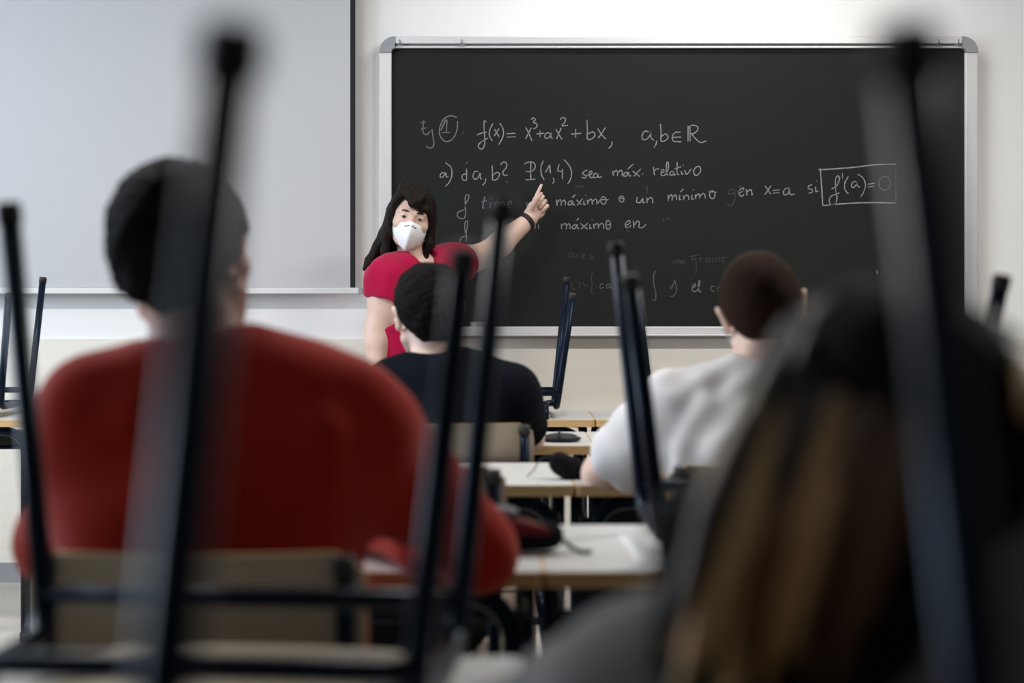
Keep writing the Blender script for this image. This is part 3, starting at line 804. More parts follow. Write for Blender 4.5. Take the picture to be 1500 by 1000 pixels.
class Person:
    """joints in world space; g = girth, t = cloth thickness"""
    def __init__(s, label, head, neck, sh, el, wr, pelvis, hipside, knees, ankles, toe, g=1.0, arm=1.0, bend=0.0, chest_fwd=.03, slim=1.0, hipk=1.0):
        s.hipk = hipk
        s.__dict__.update(head=head, neck=V3(*neck), sh=[V3(*q) for q in sh], el=[V3(*q) for q in el], wr=[V3(*q) for q in wr],
                          pel=V3(*pelvis), hs=V3(*hipside)/np.linalg.norm(hipside), kn=[V3(*q) for q in knees], an=[V3(*q) for q in ankles], toe=toe, g=g, arm=arm, slim=slim)
        up = s.neck - s.pel
        s.ss = s.sh[1]-s.sh[0]; s.ss /= np.linalg.norm(s.ss)
        f = np.cross(up, s.ss); f /= np.linalg.norm(f); s.front = -f if False else f
        s.wa = mix(s.pel, s.neck, .34) - s.front*bend; s.ch = mix(s.pel, s.neck, .66) - s.front*(bend*.9 - chest_fwd*0); s.uc = mix(s.pel, s.neck, .86) - s.front*bend*.3
        base = ((s.an[0]+s.an[1])/2)
        s.root = thing('person', label, 'person', (s.pel[0], s.pel[1], 0))
    def torso(s, F, t=0.0, hem=None):
        g = s.g; q = s.slim
        mid = s.hs*.6 + s.ss*.4
        F.ecap(s.pel if hem is None else hem, s.wa, (.168*g+t, .118*g+t), (.148*g*q+t, .105*g+t), s.hs, .05)
        F.ecap(s.wa, s.ch, (.148*g*q+t, .105*g+t), (.165*g+t, .117*g+t), mid, .05)
        F.ecap(s.ch, s.uc, (.165*g+t, .117*g+t), (.150*g+t, .086*g+t), s.ss, .05)
        for i in (0, 1):
            a = mix(s.uc, s.neck, .25)
            F.cone(mix(a, s.sh[i], .35), s.sh[i], .070*g+t, .054*g*s.arm+t, .045)
            F.cone(mix(s.neck, s.uc, .30), mix(s.neck, s.sh[i], .72), .046*g+t, .038*g+t, .04)
            F.cone(mix(s.ch, s.sh[i], .45), mix(s.sh[i], s.el[i], .12), .07*g+t, .05*g*s.arm+t, .05)
    def neckpart(s, F):
        h = s.head
        F.chain([h.p(0, -.022, -.045), mix(h.p(0, -.02, -.05), s.neck, .6), s.neck - s.front*.004], [.056*s.head.k*s.slim, .054*s.slim, .062*s.slim], .025)
    def arms(s, F, t=0.0, to=2.0, which=(0, 1), r=1.0):
        """to: 1 = elbow, 2 = wrist; fractions stop part of the way"""
        k = s.arm * r
        for i in which:
            u = min(to, 1.0)
            e = mix(s.sh[i], s.el[i], u)
            m = mix(s.sh[i], s.el[i], u*.45)
            F.chain([s.sh[i], m, e], [.055*k+t, .050*k+t, (.044 if u == 1 else .047)*k+t], .025)
            if to > 1:
                v = to - 1; w = mix(s.el[i], s.wr[i], v)
                F.chain([s.el[i], mix(s.el[i], s.wr[i], .3*v), w], [.043*k+t, .043*k+t, (.027+.014*(1-v))*k+t], .02)
    def legs(s, F, t=0.0, to=2.0):
        g = s.g
        for i, q in ((0, -1), (1, 1)):
            hip = s.pel + s.hs*q*.088*g*s.hipk
            F.chain([hip, mix(hip, s.kn[i], .5), s.kn[i]], [.090*g+t, .078*g+t, .058*g+t], .03)
            if to > 1:
                v = to-1; e = mix(s.kn[i], s.an[i], v)
                F.chain([s.kn[i], mix(s.kn[i], s.an[i], .35*v), e], [.054*g+t, .056*g+t, (.036+.012*(1-v))*g+t], .025)
    def box(s, pad=.16):
        P = np.array([s.neck, s.pel, *s.sh, *s.el, *s.wr, *s.kn, *s.an, s.head.p(0, 0, 0)])
        return P.min(0)-pad-V3(0, 0, .0), P.max(0)+pad+V3(0, 0, .05)
    def body(s, h, skin, hands=None, ears=True):
        lo, hi = s.box(.20); F = Field(lo, hi, h)
        s.torso(F, -.004); s.legs(F, -.003); s.arms(F); s.neckpart(F); s.head.build(F, ears)
        for i in (0, 1):
            if hands and hands[i]: hand(F, s.wr[i], **hands[i])
            f = V3(s.toe[0], s.toe[1], 0)
            F.cone(s.an[i]-V3(0, 0, .03), s.an[i] + f*.13 - V3(0, 0, s.an[i][2]-.035), .034, .026, .02)
        V, Q = F.mesh(1)
        return mesh_obj('body', V, Q, skin, s.root)
    def shoes(s, m):
        f = V3(s.toe[0], s.toe[1], 0)
        for i in (0, 1):
            a = V3(s.an[i][0], s.an[i][1], .05); F = Field(a-.25, a+.25, .007)
            F.ecap(a - f*.035, a + f*.075, (.042, .042), (.048, .038), np.cross(f, (0, 0, 1)), .02)
            F.ecap(a + f*.07, a + f*.155 - V3(0, 0, .012), (.048, .036), (.040, .028), np.cross(f, (0, 0, 1)), .02)
            F.cone(a, a + V3(0, 0, .035), .043, .044, .02)
            F.plane((0, 0, .006), (0, 0, -1), .004)
            V, Q = F.mesh(1); sh = mesh_obj('shoe', V, Q, m, s.root)
            F = Field(a-.25, a+.25, .007)
            F.ecap(V3(a[0], a[1], .02) - f*.035, V3(a[0], a[1], .02) + f*.155, (.046, .03), (.044, .03), np.cross(f, (0, 0, 1)), .02)
            F.plane((0, 0, .022), (0, 0, 1), .004); F.plane((0, 0, .002), (0, 0, -1), .004)
            V, Q = F.mesh(0); o = mesh_obj('sole', V, Q, M['white_plastic'], s.root)
            o.parent = sh
    def trousers(s, m, to=1.93, seed=3, k=1.0):
        lo, hi = s.box(.16); hi = hi.copy(); hi[2] = max(s.pel[2], s.kn[0][2], s.kn[1][2]) + .34
        F = Field(lo, hi, .009)
        F.ecap(s.pel, mix(s.pel, s.wa, .75), ((.17*s.g+.006)*k, (.12*s.g+.006)*k), ((.155*s.g+.004)*k, (.108*s.g+.004)*k), s.hs, .04)
        s.legs(F, .010, to)
        V, Q = F.mesh(1, waves(seed, 8, 30, 75, .004)); return mesh_obj('trousers', V, Q, m, s.root)
    def shirt(s, m, to, t=.011, h=.008, folds=(5, 9, 30, 80, .0045, (1, 1, 1)), neck_r=.062, collar=True, hem=.04, name='t_shirt', extra=None, which=None, smooth=2):
        lo, hi = s.box(.22); F = Field(lo, hi, h)
        hp = s.pel - (s.neck - s.pel)/np.linalg.norm(s.neck - s.pel)*hem
        s.torso(F, t + (.012 if hem > .1 else 0), hp - (s.neck - s.pel)*.12)
        tt = to if isinstance(to, (tuple, list)) else (to, to)
        for i in (0, 1):
            s.arms(F, t + (.006 if tt[i] < 1.2 else -.007), tt[i], (i,))
            if tt[i] <= 1:
                e = mix(s.sh[i], s.el[i], tt[i]); ax = s.el[i]-s.sh[i]
            else:
                e = mix(s.el[i], s.wr[i], tt[i]-1); ax = s.wr[i]-s.el[i]
            F.plane(e, ax, .004, (e, .105*s.arm))
        F.plane(hp, hp - s.neck, .01, (hp, .30))
        if extra: extra(F)
        up = s.neck - s.uc; up /= np.linalg.norm(up)
        hd = s.head.p(0, -.02, -.05) - s.neck; hd /= np.linalg.norm(hd)
        F.cone(s.neck - hd*.01, s.neck + hd*.22, neck_r, neck_r*1.25, .008, cut=True)
        V, Q = F.mesh(smooth, waves(*folds)); o = mesh_obj(name, V, Q, m, s.root)
        if collar:
            bm = bmesh.new(); n = Vector(hd); u = Vector(s.ss); u = (u - n*u.dot(n)).normalized(); w = n.cross(u); pts = []
            for k in range(25):
                a = 2*math.pi*k/24
                p = Vector(s.neck) + n*.006 + u*math.cos(a)*(neck_r*1.0) + w*math.sin(a)*(neck_r*1.0)
                pts.append(p - s.root.location)
            tube(bm, pts, .0075, 8, rv=.0075)
            link('collar', bm, m, o, True)
        return o
    def short_hair(s, m, thick=.014, h=.006, nape=-.078, rough=.0016, side=-.01, seed=4):
        """a cropped cap that thins out towards nape and temples"""
        H = s.head; k = H.k; c = H.c
        F = Field(c-.17*k, c+.17*k, h)
        F.ell(H.p(0, -.014, .034), V3(.0755+thick, .094+thick, .085+thick)*k, H.A, .01)
        F.ell(H.p(0, -.030, -.005), V3(.068+thick*.8, .072+thick*.8, .085)*k, H.A, .02)
        # front hairline, sideburns, nape
        F.plane(H.p(0, .050, .050), H.A.T @ V3(0, .75, -.66), .008)
        F.plane(H.p(0, .030, .0), H.A.T @ V3(0, 1, -.25), .008)
        F.plane(H.p(0, -.05, nape), H.A.T @ V3(0, -.25, -1), .012)
        for q in (-1, 1):
            F.ell(H.p(q*.084, .004, -.022), V3(.03, .034, .044)*k, H.A, .012, cut=True)
            F.cone(H.p(q*.078, -.015, -.045), H.p(q*.05, -.085, -.115), .03*k, .036*k, .015, cut=True)
        w1 = waves(seed, 10, 300, 900, rough); w2 = waves(seed+1, 8, 60, 160, rough*1.3)
        V, Q = F.mesh(1, lambda v: w1(v) + w2(v))
        return mesh_obj('hair', V, Q, m, s.root)

DN = V3(0, 0, -1)
def lap(px, y, w=.10, z=.53, fwd=.42, zk=.52, ax=None):
    """knees and ankles of somebody sitting square at a desk"""
    kn = [(px-w, y+fwd, zk), (px+w, y+fwd, zk)]
    an = [(px-w*1.1, y+fwd-.02, .085), (px+w*1.1, y+fwd-.02, .085)]
    return kn, an
rest = [(12, 25, 15), (14, 28, 18), (18, 30, 18), (24, 32, 18)]

# --- student in the red sweatshirt
def P(px, py, d): return np.array(at(px, py, d))
kn, an = lap(-.37, 2.06)
hd_ = Head(P(272, 384, 2.10), (.10, 1, -.10), (-.17, .10, 1), 1.0)
red = Person('person in a red sweatshirt seated with back turned, cropped black hair', hd_, P(300, 530, 2.07), [P(150, 618, 2.02), P(512, 612, 2.05)], [P(85, 800, 2.14), P(692, 806, 2.20)],
             [(-.44, 2.40, .80), (-.26, 2.46, .80)], (-.365, 2.06, .535), (1, 0, 0), kn, an, (0, 1), g=1.06, arm=1.06, bend=.03)
red.body(.0055, M['skin_warm'], [dict(d=(.5, 1, -.05), n=(0, -.1, 1), side=1, curls=rest), dict(d=(-.7, .8, -.05), n=(0, -.1, 1), side=-1, curls=rest)])
hd_.eyes(red.root, M['iris']); hd_.brows(red.root, M['hair_black'])
red.short_hair(M['hair_black'], .018, .005, -.082, .003)
def red_folds(F):
    # slack cloth hanging between upper arm and trunk, and creases at the right armpit
    for a, b in ((P(480, 640, 1.965), P(610, 720, 2.09)), (P(470, 700, 1.96), P(600, 775, 2.10)), (P(200, 620, 1.95), P(120, 740, 2.02))):
        F.cone(a, b, .018, .012, .05)
red.shirt(M['red'], (1.93, 1.9), t=.017, h=.0085, folds=(11, 10, 22, 60, .0075, (1, .6, .45)), neck_r=.060, name='sweatshirt', extra=red_folds)
red.trousers(M['dark_trouser']); red.shoes(M['shoe'])

# --- student in the navy t-shirt
kn, an = lap(-.135, 4.02, .15)
hd_ = Head(P(629, 462, 4.06), (-.25, 1, -.05), (-.09, .06, 1), 1.04)
navy = Person('person in a navy t-shirt seated with back turned, in front of the teacher', hd_, P(642, 532, 4.02), [P(572, 574, 4.0), P(748, 578, 4.0)], [P(540, 640, 4.2), P(772, 640, 4.20)],
              [(-.26, 4.47, .79), (-.03, 4.48, .79)], (-.145, 4.02, .535), (1, 0, 0), kn, an, (0, 1), g=1.0, arm=1.0, bend=.02)
navy.body(.0055, M['skin'], [dict(d=(.5, 1, -.05), n=(0, -.1, 1), side=1, curls=rest), dict(d=(-.7, .8, -.05), n=(0, -.1, 1), side=-1, curls=rest)])
hd_.eyes(navy.root, M['iris']); hd_.brows(navy.root, M['hair_black'])
navy.short_hair(M['hair_black'], .012, .004, -.085, .0026)
navy.shirt(M['navy'], .78, t=.013, h=.008, folds=(21, 8, 25, 70, .004, (1, .6, .5)), neck_r=.062)
navy.trousers(M['dark_trouser'], to=1.0); navy.shoes(M['shoe'])

# --- student in the white t-shirt
kn, an = lap(.50, 3.12, .11)
hd_ = Head(P(1117, 456, 3.24), (.12, 1, -.10), (-.20, .10, 1), 1.0)
white = Person('person in a white t-shirt leaning on an elbow, brown buzzed hair', hd_, P(1108, 556, 3.19), [P(985, 600, 3.17), P(1205, 572, 3.17)], [P(884, 694, 3.37), P(1290, 690, 3.38)],
               [(.40, 3.47, .795), (.62, 3.55, .795)], (.50, 3.10, .535), (1, 0, 0), kn, an, (0, 1), g=1.0, arm=1.0, bend=.03)
white.body(.0055, M['skin'], [dict(d=(1, .25, -.05), n=(0, -.1, 1), side=1, curls=rest), dict(d=(-.7, .8, -.05), n=(0, -.1, 1), side=-1, curls=rest)])
hd_.eyes(white.root, M['iris']); hd_.brows(white.root, M['hair_brown'])
white.short_hair(M['hair_brown'], .0055, .0045, -.072, .0006)
def white_folds(F):
    s = white
    for a, b, r in ((P(1000, 600, 3.125), P(965, 680, 3.13), .016), (P(1035, 590, 3.085), P(1000, 680, 3.075), .015), (P(1085, 610, 3.07), P(1060, 668, 3.06), .014), (P(1120, 640, 3.06), P(1030, 664, 3.065), .016), (P(1090, 580, 3.10), P(1150, 650, 3.065), .014)):
        F.cone(a, b, r, r*.7, .025)
    F.cone(mix(s.sh[0], s.el[0], .3) - V3(0, .01, .02), mix(s.sh[0], s.el[0], .78) - V3(-.01, 0, .0), .058, .046, .04)
white.shirt(M['white'], (.80, .78), t=.014, h=.007, folds=(33, 12, 30, 95, .0085, (1, .4, .7)), neck_r=.062, extra=white_folds, smooth=1)
white.trousers(M['jeans']); white.shoes(M['shoe'])
# --- the blue mask of the white t-shirt student
def face_mask(H, par, m, wide=.060, name='face_mask', top=.006, bottom=-.112, bulge=0.0, crease=True):
    """folded mask standing over nose and chin, with its ear loops"""
    bm = bmesh.new(); nu, nv = 16, 12; G = []
    for j in range(nv+1):
        v = j/nv; row = []
        zc = top + (bottom-top)*v                                   # the middle line, nose to chin
        yc = .1235 + (.034+bulge)*math.sin(math.pi*min(1, v*1.02))**.8 - .024*v
        zs = (-.026) + (-.078+.026)*v                              # the cheek edge
        for i in range(nu+1):
            u = 2*i/nu - 1; a = abs(u)
            e = a**(1.15 if crease else 1.8)
            x = wide*u*(1 - .22*(2*v-1)**2*0 - .35*max(0, v-.45)**1.5)
            z = zc + (zs-zc)*a**1.25
            y = yc + (.048-yc)*((.62*a+.38*a*a) if crease else e**1.25)
            row.append(bm.verts.new(Vector(H.p(x, y, z)) - par.location))
        G.append(row)
    for j in range(nv):
        for i in range(nu): bm.faces.new((G[j][i], G[j][i+1], G[j+1][i+1], G[j+1][i]))
    o = link(name, bm, m, par, True)
    md = o.modifiers.new('thickness', 'SOLIDIFY'); md.thickness = .0025; md.offset = 0
    for q in (-1, 1):
        for v0, v1 in ((-.018, .018), (-.070, -.018)):
            bm = bmesh.new()
            pts = [H.p(q*wide*.99, .048, v0 if v1 > 0 else -.070), H.p(q*.079, .015, (v0+v1)/2+.004), H.p(q*.087, -.012, v1)]
            tube(bm, [Vector(p)-par.location for p in pts], .0014, 6)
            link('ear_loop', bm, m, o, True)
    return o
face_mask(white.head, white.root, M['blue_mask'], wide=.064)

# --- the teacher
TH = Head(P(602, 321, 5.97), (.10, -1, -.02), (.20, -.06, 1), .98)
t_el, t_wr = P(716, 371, 6.27), P(776, 321, 6.36)
teacher = Person('person in a pink top and white mask pointing at the blackboard', TH, P(607, 386, 5.97), [P(655, 391, 6.09), P(570, 408, 5.90)], [t_el, P(554, 481, 5.88)], [t_wr, P(551, 548, 5.84)],
                 (-.355, 5.97, .86), (-.83, -.55, 0), [(-.30, 5.98, .46), (-.42, 5.93, .46)], [(-.29, 6.03, .075), (-.43, 5.97, .075)], (.62, -.78), g=.98, arm=1.12, bend=-.0, slim=.92, hipk=.58)
point = [(-3, 4, 4), (72, 88, 40), (78, 90, 45), (80, 90, 45)]
ha = P(797, 290, 6.395) - t_wr
teacher.body(.0042, M['skin'], [dict(d=ha, n=(-.05, 1, .05), side=1, curls=point, L=.172, thumb=(.05, .8), spread=.13),
                                dict(d=(-.02, -.05, -1), n=(-.8, -.5, 0), side=1, curls=rest, L=.170)])
TH.eyes(teacher.root, M['iris']); TH.brows(teacher.root, M['hair_dark'], .0030)
def bust(F):
    s = teacher
    for q in (-1, 1):
        c = mix(s.ch, s.uc, .25) + s.front*(.085) + s.ss*q*.075
        F.ell(c, (.062, .062, .058), None, .05)
def tee(F):
    bust(F); s = teacher; c = s.neck + s.front*.062
    F.cone(c + V3(0, 0, .03), c + s.front*.03 - V3(0, 0, .055), .058, .012, .006, cut=True)
teacher.shirt(M['magenta'], (.44, .44), t=.010, h=.006, folds=(41, 10, 50, 130, .0050, (1, 1, .4)), neck_r=.070, collar=False, hem=.22, name='blouse', extra=tee, smooth=1)
teacher.trousers(M['dark_trouser'], k=.80); teacher.shoes(M['shoe'])
fm = face_mask(TH, teacher.root, M['mask'], wide=.0645, top=-.006, bottom=-.122, bulge=.004)
for q in (-1, 1):
    bm = bmesh.new(); tube(bm, [Vector(TH.p(q*.004, .1385, -.021))-teacher.root.location, Vector(TH.p(q*.022, .1225, -.0275))-teacher.root.location], .0022, 6)
    link('nose_clip', bm, M['greycap'], fm, True)
# wristband
bm = bmesh.new(); a = mix(t_el, t_wr, .93); d = Vector(t_wr - t_el).normalized(); u = d.orthogonal().normalized(); w = d.cross(u); rings = []
for o_, r in ((-.011, .0345), (-.009, .037), (.009, .036), (.011, .0335)):
    rings.append([bm.verts.new(Vector(a) + d*o_ + u*r*math.cos(2*math.pi*k/24) + w*r*math.sin(2*math.pi*k/24) - teacher.root.location) for k in range(24)])
rings.append(rings[0])
for p, q in zip(rings[:-1], rings[1:]):
    for k in range(24): bm.faces.new((p[k], p[(k+1) % 24], q[(k+1) % 24], q[k]))
link('wristband', bm, M['rubber'], teacher.root, True)
# long dark hair with a swept fringe
F = Field(TH.c - .26, TH.c + .20, .0045); k = TH.k; A = TH.A
F.ell(TH.p(0, -.016, .034), V3(.0755+.016, .094+.016, .085+.016)*k, A, .01)
F.plane(TH.p(0, .046, .04), A.T @ V3(0, 1, -.10), .01)
def lock(pts, rs, kk=.02): F.chain([TH.p(*q) for q in pts], rs, kk)
for q in (-1, 1):
    F.ecap(TH.p(q*.080, -.02, .02), TH.p(q*.088, -.025, -.085), (.017, .050), (.020, .050), A[0], .02)
# fall at the person's own right (image left) goes long to the shoulder front and back, the other side shorter
sgn = 1 if (A[0] @ V3(1, 0, 0)) > 0 else -1            # +1 when local +x is image right
L = -sgn
F.ecap(TH.p(L*.088, -.03, -.08), TH.p(L*.118, -.03, -.205), (.021, .048), (.019, .040), A[0], .02)
lock([(L*.082, .035, .0), (L*.078, .045, -.07), (L*.075, .050, -.14), (L*.060, .060, -.185)], [.013, .016, .015, .008])
lock([(L*.105, .0, -.12), (L*.125, .0, -.19), (L*.140, -.005, -.225)], [.018, .014, .006])
F.ecap(TH.p(-L*.086, -.03, -.08), TH.p(-L*.080, -.02, -.175), (.019, .045), (.018, .035), A[0], .02)
lock([(-L*.082, .028, .0), (-L*.080, .035, -.08), (-L*.074, .040, -.15), (-L*.070, .04, -.185)], [.012, .015, .015, .009])
F.ecap(TH.p(0, -.085, .0), TH.p(0, -.09, -.17), (.075, .028), (.080, .028), A[0], .03)
# fringe: parted at image left, swept across the forehead to image right
for a0, mid, e, r in (((L*.035, .070, .100), (-L*.005, .098, .068), (-L*.050, .078, .040), .016), ((L*.040, .066, .100), (L*.010, .098, .062), (-L*.030, .096, .040), .015),
                      ((L*.040, .060, .105), (-L*.020, .086, .085), (-L*.074, .045, .030), .017), ((L*.045, .062, .095), (L*.072, .060, .055), (L*.080, .040, .010), .013),
                      ((L*.050, .030, .118), (L*.020, .070, .104), (-L*.03, .082, .078), .018), ((L*.055, .020, .112), (L*.055, .062, .096), (L*.070, .060, .06), .016),
                      ((-L*.050, .078, .050), (-L*.074, .050, .020), (-L*.080, .03, -.03), .012)):
    lock([a0, mid, e], [r, r*.85, r*.45], .012)
strand = waves(6, 10, 220, 520, .0016, (1, 1, .12))
Vh, Qh = F.mesh(1, strand)
mesh_obj('hair', Vh, Qh, M['hair_dark'], teacher.root)

# --- the long haired student close to the lens
kn, an = lap(.34, .92, .11)
GH = Head(P(1292, 728, 1.0), (-.12, 1, -.35), (-.05, .35, 1), .98)
girl = Person('person with long brown streaked hair and a grey top, seated close to the lens', GH, (.228, .945, .945), [(.094, .95, .884), (.372, .95, .982)], [(.0, 1.17, .80), (.52, 1.16, .80)],
              [(.16, 1.33, .795), (.36, 1.36, .795)], (.345, .905, .535), (1, 0, 0), kn, an, (0, 1), g=.92, arm=.92, bend=.03)
girl.body(.007, M['skin'], [dict(d=(.8, .6, -.05), n=(0, -.1, 1), side=1, curls=rest), dict(d=(-.7, .8, -.05), n=(0, -.1, 1), side=-1, curls=rest)])
GH.eyes(girl.root, M['iris']); GH.brows(girl.root, M['hair_dark'])
girl.shirt(M['grey'], (1.9, 1.9), t=.016, h=.009, folds=(51, 9, 22, 60, .007, (1, .7, .6)), neck_r=.058, name='pullover')
girl.trousers(M['jeans']); girl.shoes(M['shoe'])
# hair: a dark cap and many separate falling locks, dark at the root, fair at the tips
hm = bpy.data.materials.new('streaked_hair'); hm.use_nodes = True
nt = hm.node_tree; b = nt.nodes['Principled BSDF']; b.inputs['Roughness'].default_value = .45; b.inputs['Specular IOR Level'].default_value = .4
at_ = nt.nodes.new('ShaderNodeVertexColor'); at_.layer_name = 'dye'
nt.links.new(at_.outputs['Color'], b.inputs['Base Color'])
F = Field(GH.c - V3(.24, .24, .3), GH.c + .2, .006)
F.ell(GH.p(0, -.016, .034), V3(.0755+.018, .094+.018, .085+.018)*GH.k, GH.A, .01)
F.ell(GH.p(0, -.04, -.02), V3(.085, .078, .10)*GH.k, GH.A, .03)
F.plane(GH.p(0, .046, .05), GH.A.T @ V3(0, 1, -.25), .01)
F.ecap(GH.p(-.02, -.06, -.01), P(1150, 820, .90), (.070, .045), (.075, .030), (1, 0, 0), .04)
F.ecap(P(1150, 820, .90), P(1120, 1000, .86), (.075, .030), (.065, .022), (1, 0, 0), .04)
Vg, Qg = F.mesh(1, waves(9, 9, 120, 300, .002, (1, 1, .2)))
cap = mesh_obj('hair', Vg, Qg, M['hair_black'], girl.root)
rg = random.Random(12)
bm = bmesh.new(); dye = []
ROOT = (.006, .0048, .004); TIPS = [(.62, .38, .155), (.50, .28, .105), (.14, .06, .024), (.04, .018, .010), (.72, .48, .23)]
def fall(p0, p1, p2, p3, r, tip, start):
    pts = []
    for k in range(15):
        t = k/14; q = p0*(1-t)**3 + p1*(3*t*(1-t)**2) + p2*(3*t*t*(1-t)) + p3*t**3
        pts.append(Vector(q) - girl.root.location)
    rr = [r*(.55 + .75*math.sin(math.pi*min(1, .12 + .75*k/14))) * (1 - .75*max(0, (k-10)/4)) for k in range(15)]
    n0 = len(bm.verts); tube(bm, pts, rr, 8)
    for k in range(15):
        t = max(0, min(1, (k/14 - start)/.35)); t = t*t*(3-2*t)
        c = tuple(a*(1-t) + q*t for a, q in zip(ROOT, tip)); dye.extend([c]*8)
BANDS = [(.0, TIPS[4]), (.10, TIPS[0]), (.20, TIPS[0]), (.30, TIPS[2]), (.40, TIPS[3]), (.50, TIPS[1]), (.60, TIPS[0]), (.68, TIPS[2]), (.80, TIPS[3]), (.9, TIPS[2]), (1.01, TIPS[3])]
for k in range(150):
    if k < 120:                                               # falls to the left of the neck, down the back of the arm
        u = k/119
        root = GH.p(-.05 + .085*u + rg.uniform(-.015, .015), -.02 - .05*rg.random(), .112 - .02*rg.random())
        e = P(985 + 250*u + rg.uniform(-14, 14), 985 + rg.uniform(-50, 110), .90 - .07*rg.random())
        q1 = GH.p(-.105 + .10*u, -.085 - .035*u, .045 - .02*rg.random()); q2 = mix(q1, e, .55) + V3(-.008 + .014*(1-u), -.022, .030)
        tip = [c for v, c in BANDS if v <= u][-1]
        if rg.random() < .18: tip = TIPS[rg.randrange(5)]
        fall(root, q1, q2, e, rg.uniform(.0065, .0105), tip, rg.uniform(.20, .34))
    else:                                                     # thrown back over the right shoulder
        root = GH.p(.02 + .05*rg.random(), -.02 - .06*rg.random(), .105 - .02*rg.random())
        e = P(1490 + 90*rg.random(), 575 + 45*rg.random(), rg.uniform(.86, .93))
        q1 = GH.p(.085, -.07, .06); q2 = mix(q1, e, .6) + V3(.0, -.01, .012)
        fall(root, q1, q2, e, rg.uniform(.006, .0095), TIPS[rg.choice((0, 1, 4, 1))], rg.uniform(.30, .42))
lo_ = link('hair_locks', bm, hm, cap, True)
ca = lo_.data.color_attributes.new('dye', 'FLOAT_COLOR', 'POINT')
for i, c in enumerate(dye): ca.data[i].color = (*c, 1)
# ---------------------------------------------------------------- things lying about
M['black_cloth'] = cloth('black_nylon', (.007, .007, .009), sheen=.0)
M['violet_mesh'] = mat('grey_violet_mesh', (.10, .09, .12), .6)
M['blue'] = mat('blue_card', (.10, .22, .50), .5)
cp = bpy.data.materials.new('clear_plastic'); cp.use_nodes = True
b = cp.node_tree.nodes['Principled BSDF']; b.inputs['Base Color'].default_value = (.92, .95, 1, 1)
b.inputs['Transmission Weight'].default_value = .85; b.inputs['Roughness'].default_value = .12; b.inputs['IOR'].default_value = 1.1

def blob(name, build, lo, hi, h, m, root, disp=None, smooth=1):
    F = Field(lo, hi, h); build(F); V, Q = F.mesh(smooth, disp); return mesh_obj(name, V, Q, m, root)

# rounded black case on the navy student's desk
t = thing('oval_case', 'flat black oval case on the desk by the navy student\'s elbow', 'case', (.137, 4.42, DH))
c = V3(.137, 4.42, DH)
def f(F):
    F.ell(c + V3(0, 0, .008), (.056, .046, .010), None, .004); F.ell(c + V3(0, 0, .015), (.045, .036, .009), None, .004)
    F.plane(c + V3(0, 0, .0005), (0, 0, -1), .002)
blob('shell', f, c-.08, c+.08, .0025, M['rubber'], t)
bm = bmesh.new(); tube(bm, [Vector((.054*math.cos(2*math.pi*k/28), .044*math.sin(2*math.pi*k/28), .010)) for k in range(29)], .0022, 6); link('zip', bm, M['steel'], t, True)
bm = bmesh.new(); tube(bm, fillet([(-.006, -.046, .008), (-.006, -.030, .030), (-.006, .0, .026)], .01), .0035, 8); link('pull_tab', bm, M['rubber'], t, True)

# black pouch with a cord
t = thing('cloth_pouch', 'black cloth pouch with a thin cord beside the white t-shirt elbow', 'pouch', (.128, 3.455, DH))
c = V3(.128, 3.455, DH)
def f(F):
    F.ecap(c + V3(-.022, 0, .033), c + V3(.030, .01, .017), (.026, .026), (.022, .020), (0, 1, 0), .02)
    F.ecap(c + V3(.0, -.01, .014), c + V3(.046, 0, .010), (.022, .02), (.014, .014), (0, 1, 0), .02)
    F.plane(c + V3(0, 0, .0005), (0, 0, -1), .003)
blob('bag', f, c-.12, c+.12, .004, M['black_cloth'], t, waves(61, 7, 80, 200, .0022))
bm = bmesh.new(); tube(bm, [(-.03, 0, .045), (-.050, .0, .050), (-.068, .01, .040), (-.082, .02, .015), (-.095, .03, .002)], .0014, 6); link('cord', bm, M['rubber'], t, True)

# clear box of cards on paper
t = thing('plastic_box', 'clear plastic box inside the overturned chair on the front desk', 'box', (-.01, 5.50, DH + .0385))
bm = bmesh.new(); box(bm, -.095, .095, -.08, .08, 0, .05); bmesh.ops.delete(bm, geom=[f for f in bm.faces if f.calc_center_median().z > .049], context='FACES_ONLY')
o = link('box_body', bm, cp, t); md = o.modifiers.new('thickness', 'SOLIDIFY'); md.thickness = .002
boxo('lid', (-.099, .099, -.084, .084, .0505, .058), M['white_plastic'], t, .002)
bm = bmesh.new()
box(bm, -.085, .085, -.07, .07, .003, .034); link('cards', bm, M['blue'], t)
for k, (dx, w) in enumerate(((.0, .108), (.004, .102))):
    o = boxo('book', (-w, w-.01, -.09, .085, .0, .0105), M['paper'], None, .001)
    o.location = (-.01+dx, 5.50, DH + .0165 + .0108*k)
    tag(o, ('lower' if k == 0 else 'upper') + ' thin white book beneath the clear plastic box', 'book', 'thin white books')

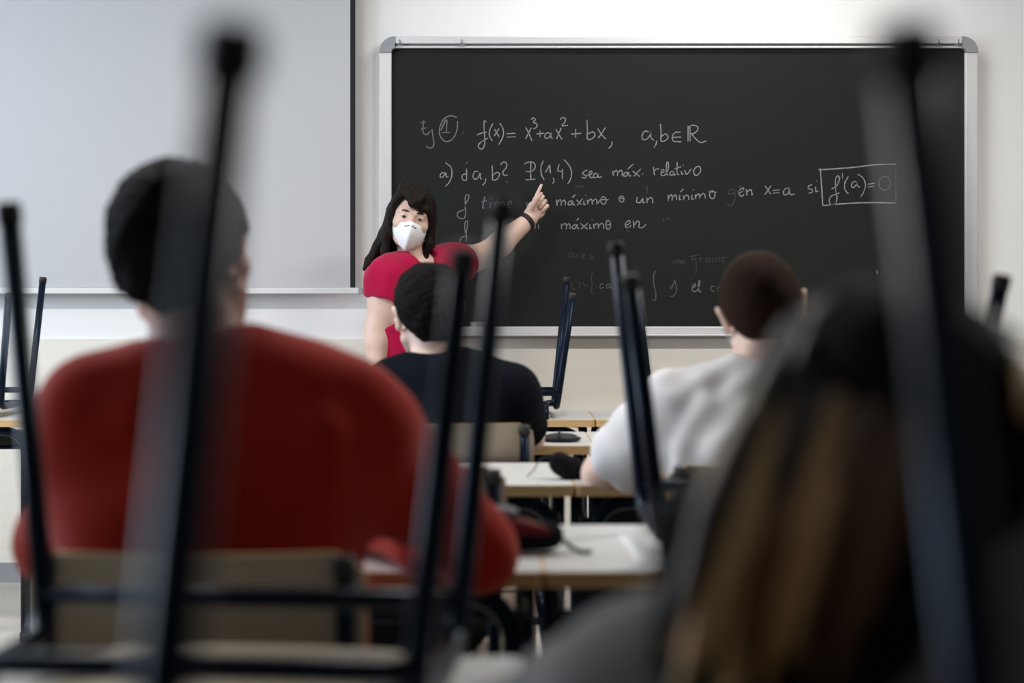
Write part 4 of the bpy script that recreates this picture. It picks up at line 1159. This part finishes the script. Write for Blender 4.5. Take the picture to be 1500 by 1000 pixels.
# pencil case by the red elbow
c = V3(.022, 2.425, DH)
t = thing('pencil_case', 'black and dark red pencil case next to the red sweatshirt elbow', 'pencil case', c)
M['dark_red'] = cloth('dark_red_nylon', (.10, .008, .008))
def f(F):
    F.ecap(c + V3(-.075, .01, .034), c + V3(.036, 0, .024), (.036, .034), (.028, .022), (0, 1, 0), .02)
    F.plane(c + V3(0, 0, .0005), (0, 0, -1), .003)
blob('case_body', f, c-.16, c+.16, .004, M['black_cloth'], t, waves(71, 7, 70, 160, .002))
def f(F): F.ecap(c + V3(-.02, -.010, .043), c + V3(.036, -.008, .030), (.026, .014), (.020, .011), (0, 1, 0), .01)
blob('red_panel', f, c-.12, c+.12, .004, M['dark_red'], t)
def f(F): F.ell(c + V3(-.042, -.004, .060), (.032, .024, .012), None, .01)
blob('mesh_window', f, c-.12, c+.12, .004, M['violet_mesh'], t)
bm = bmesh.new(); tube(bm, [(.05, -.01, .024), (.068, -.02, .010), (.085, -.03, .004), (.098, -.024, .004)], .004, 8, rv=.002); link('strap', bm, M['black_cloth'], t, True)

# sheet of paper
o = boxo('paper_sheet', (-.105, .105, -.1485, .1485, 0, .0006), M['paper']); o.location = (.282, 2.47, DH + .0003); o.rotation_euler = (0, 0, R(2))
tag(o, 'blank white sheet of paper on the grey desk under the overturned chair', 'paper')

# backpack on the empty chair
t = thing('backpack', 'black backpack standing on the seat of the empty tan chair', 'backpack', (-.19, 3.09, .415))
c = V3(-.19, 3.09, .41)
def f(F):
    F.ecap(c + V3(0, 0, .11), c + V3(0, -.01, .27), (.155, .095), (.135, .075), (1, 0, 0), .05)
    F.ecap(c + V3(0, -.07, .09), c + V3(0, -.07, .18), (.12, .045), (.11, .035), (1, 0, 0), .03)
    F.plane(c + V3(0, 0, .022), (0, 0, -1), .01)
blob('pack_body', f, c - V3(.25, .25, .1), c + V3(.25, .25, .45), .007, M['black_cloth'], t, waves(81, 8, 30, 90, .005))
for s in (-1, 1):
    bm = bmesh.new(); tube(bm, [(s*.06, .07, .33), (s*.075, .125, .29), (s*.085, .13, .18), (s*.09, .10, .06)], .018, 8, rv=.004); link('shoulder_strap', bm, M['black_cloth'], t, True)
bm = bmesh.new(); tube(bm, [(-.03, .05, .335), (-.02, .05, .375), (.02, .05, .375), (.03, .05, .335)], .006, 8); link('carry_loop', bm, M['black_cloth'], t, True)
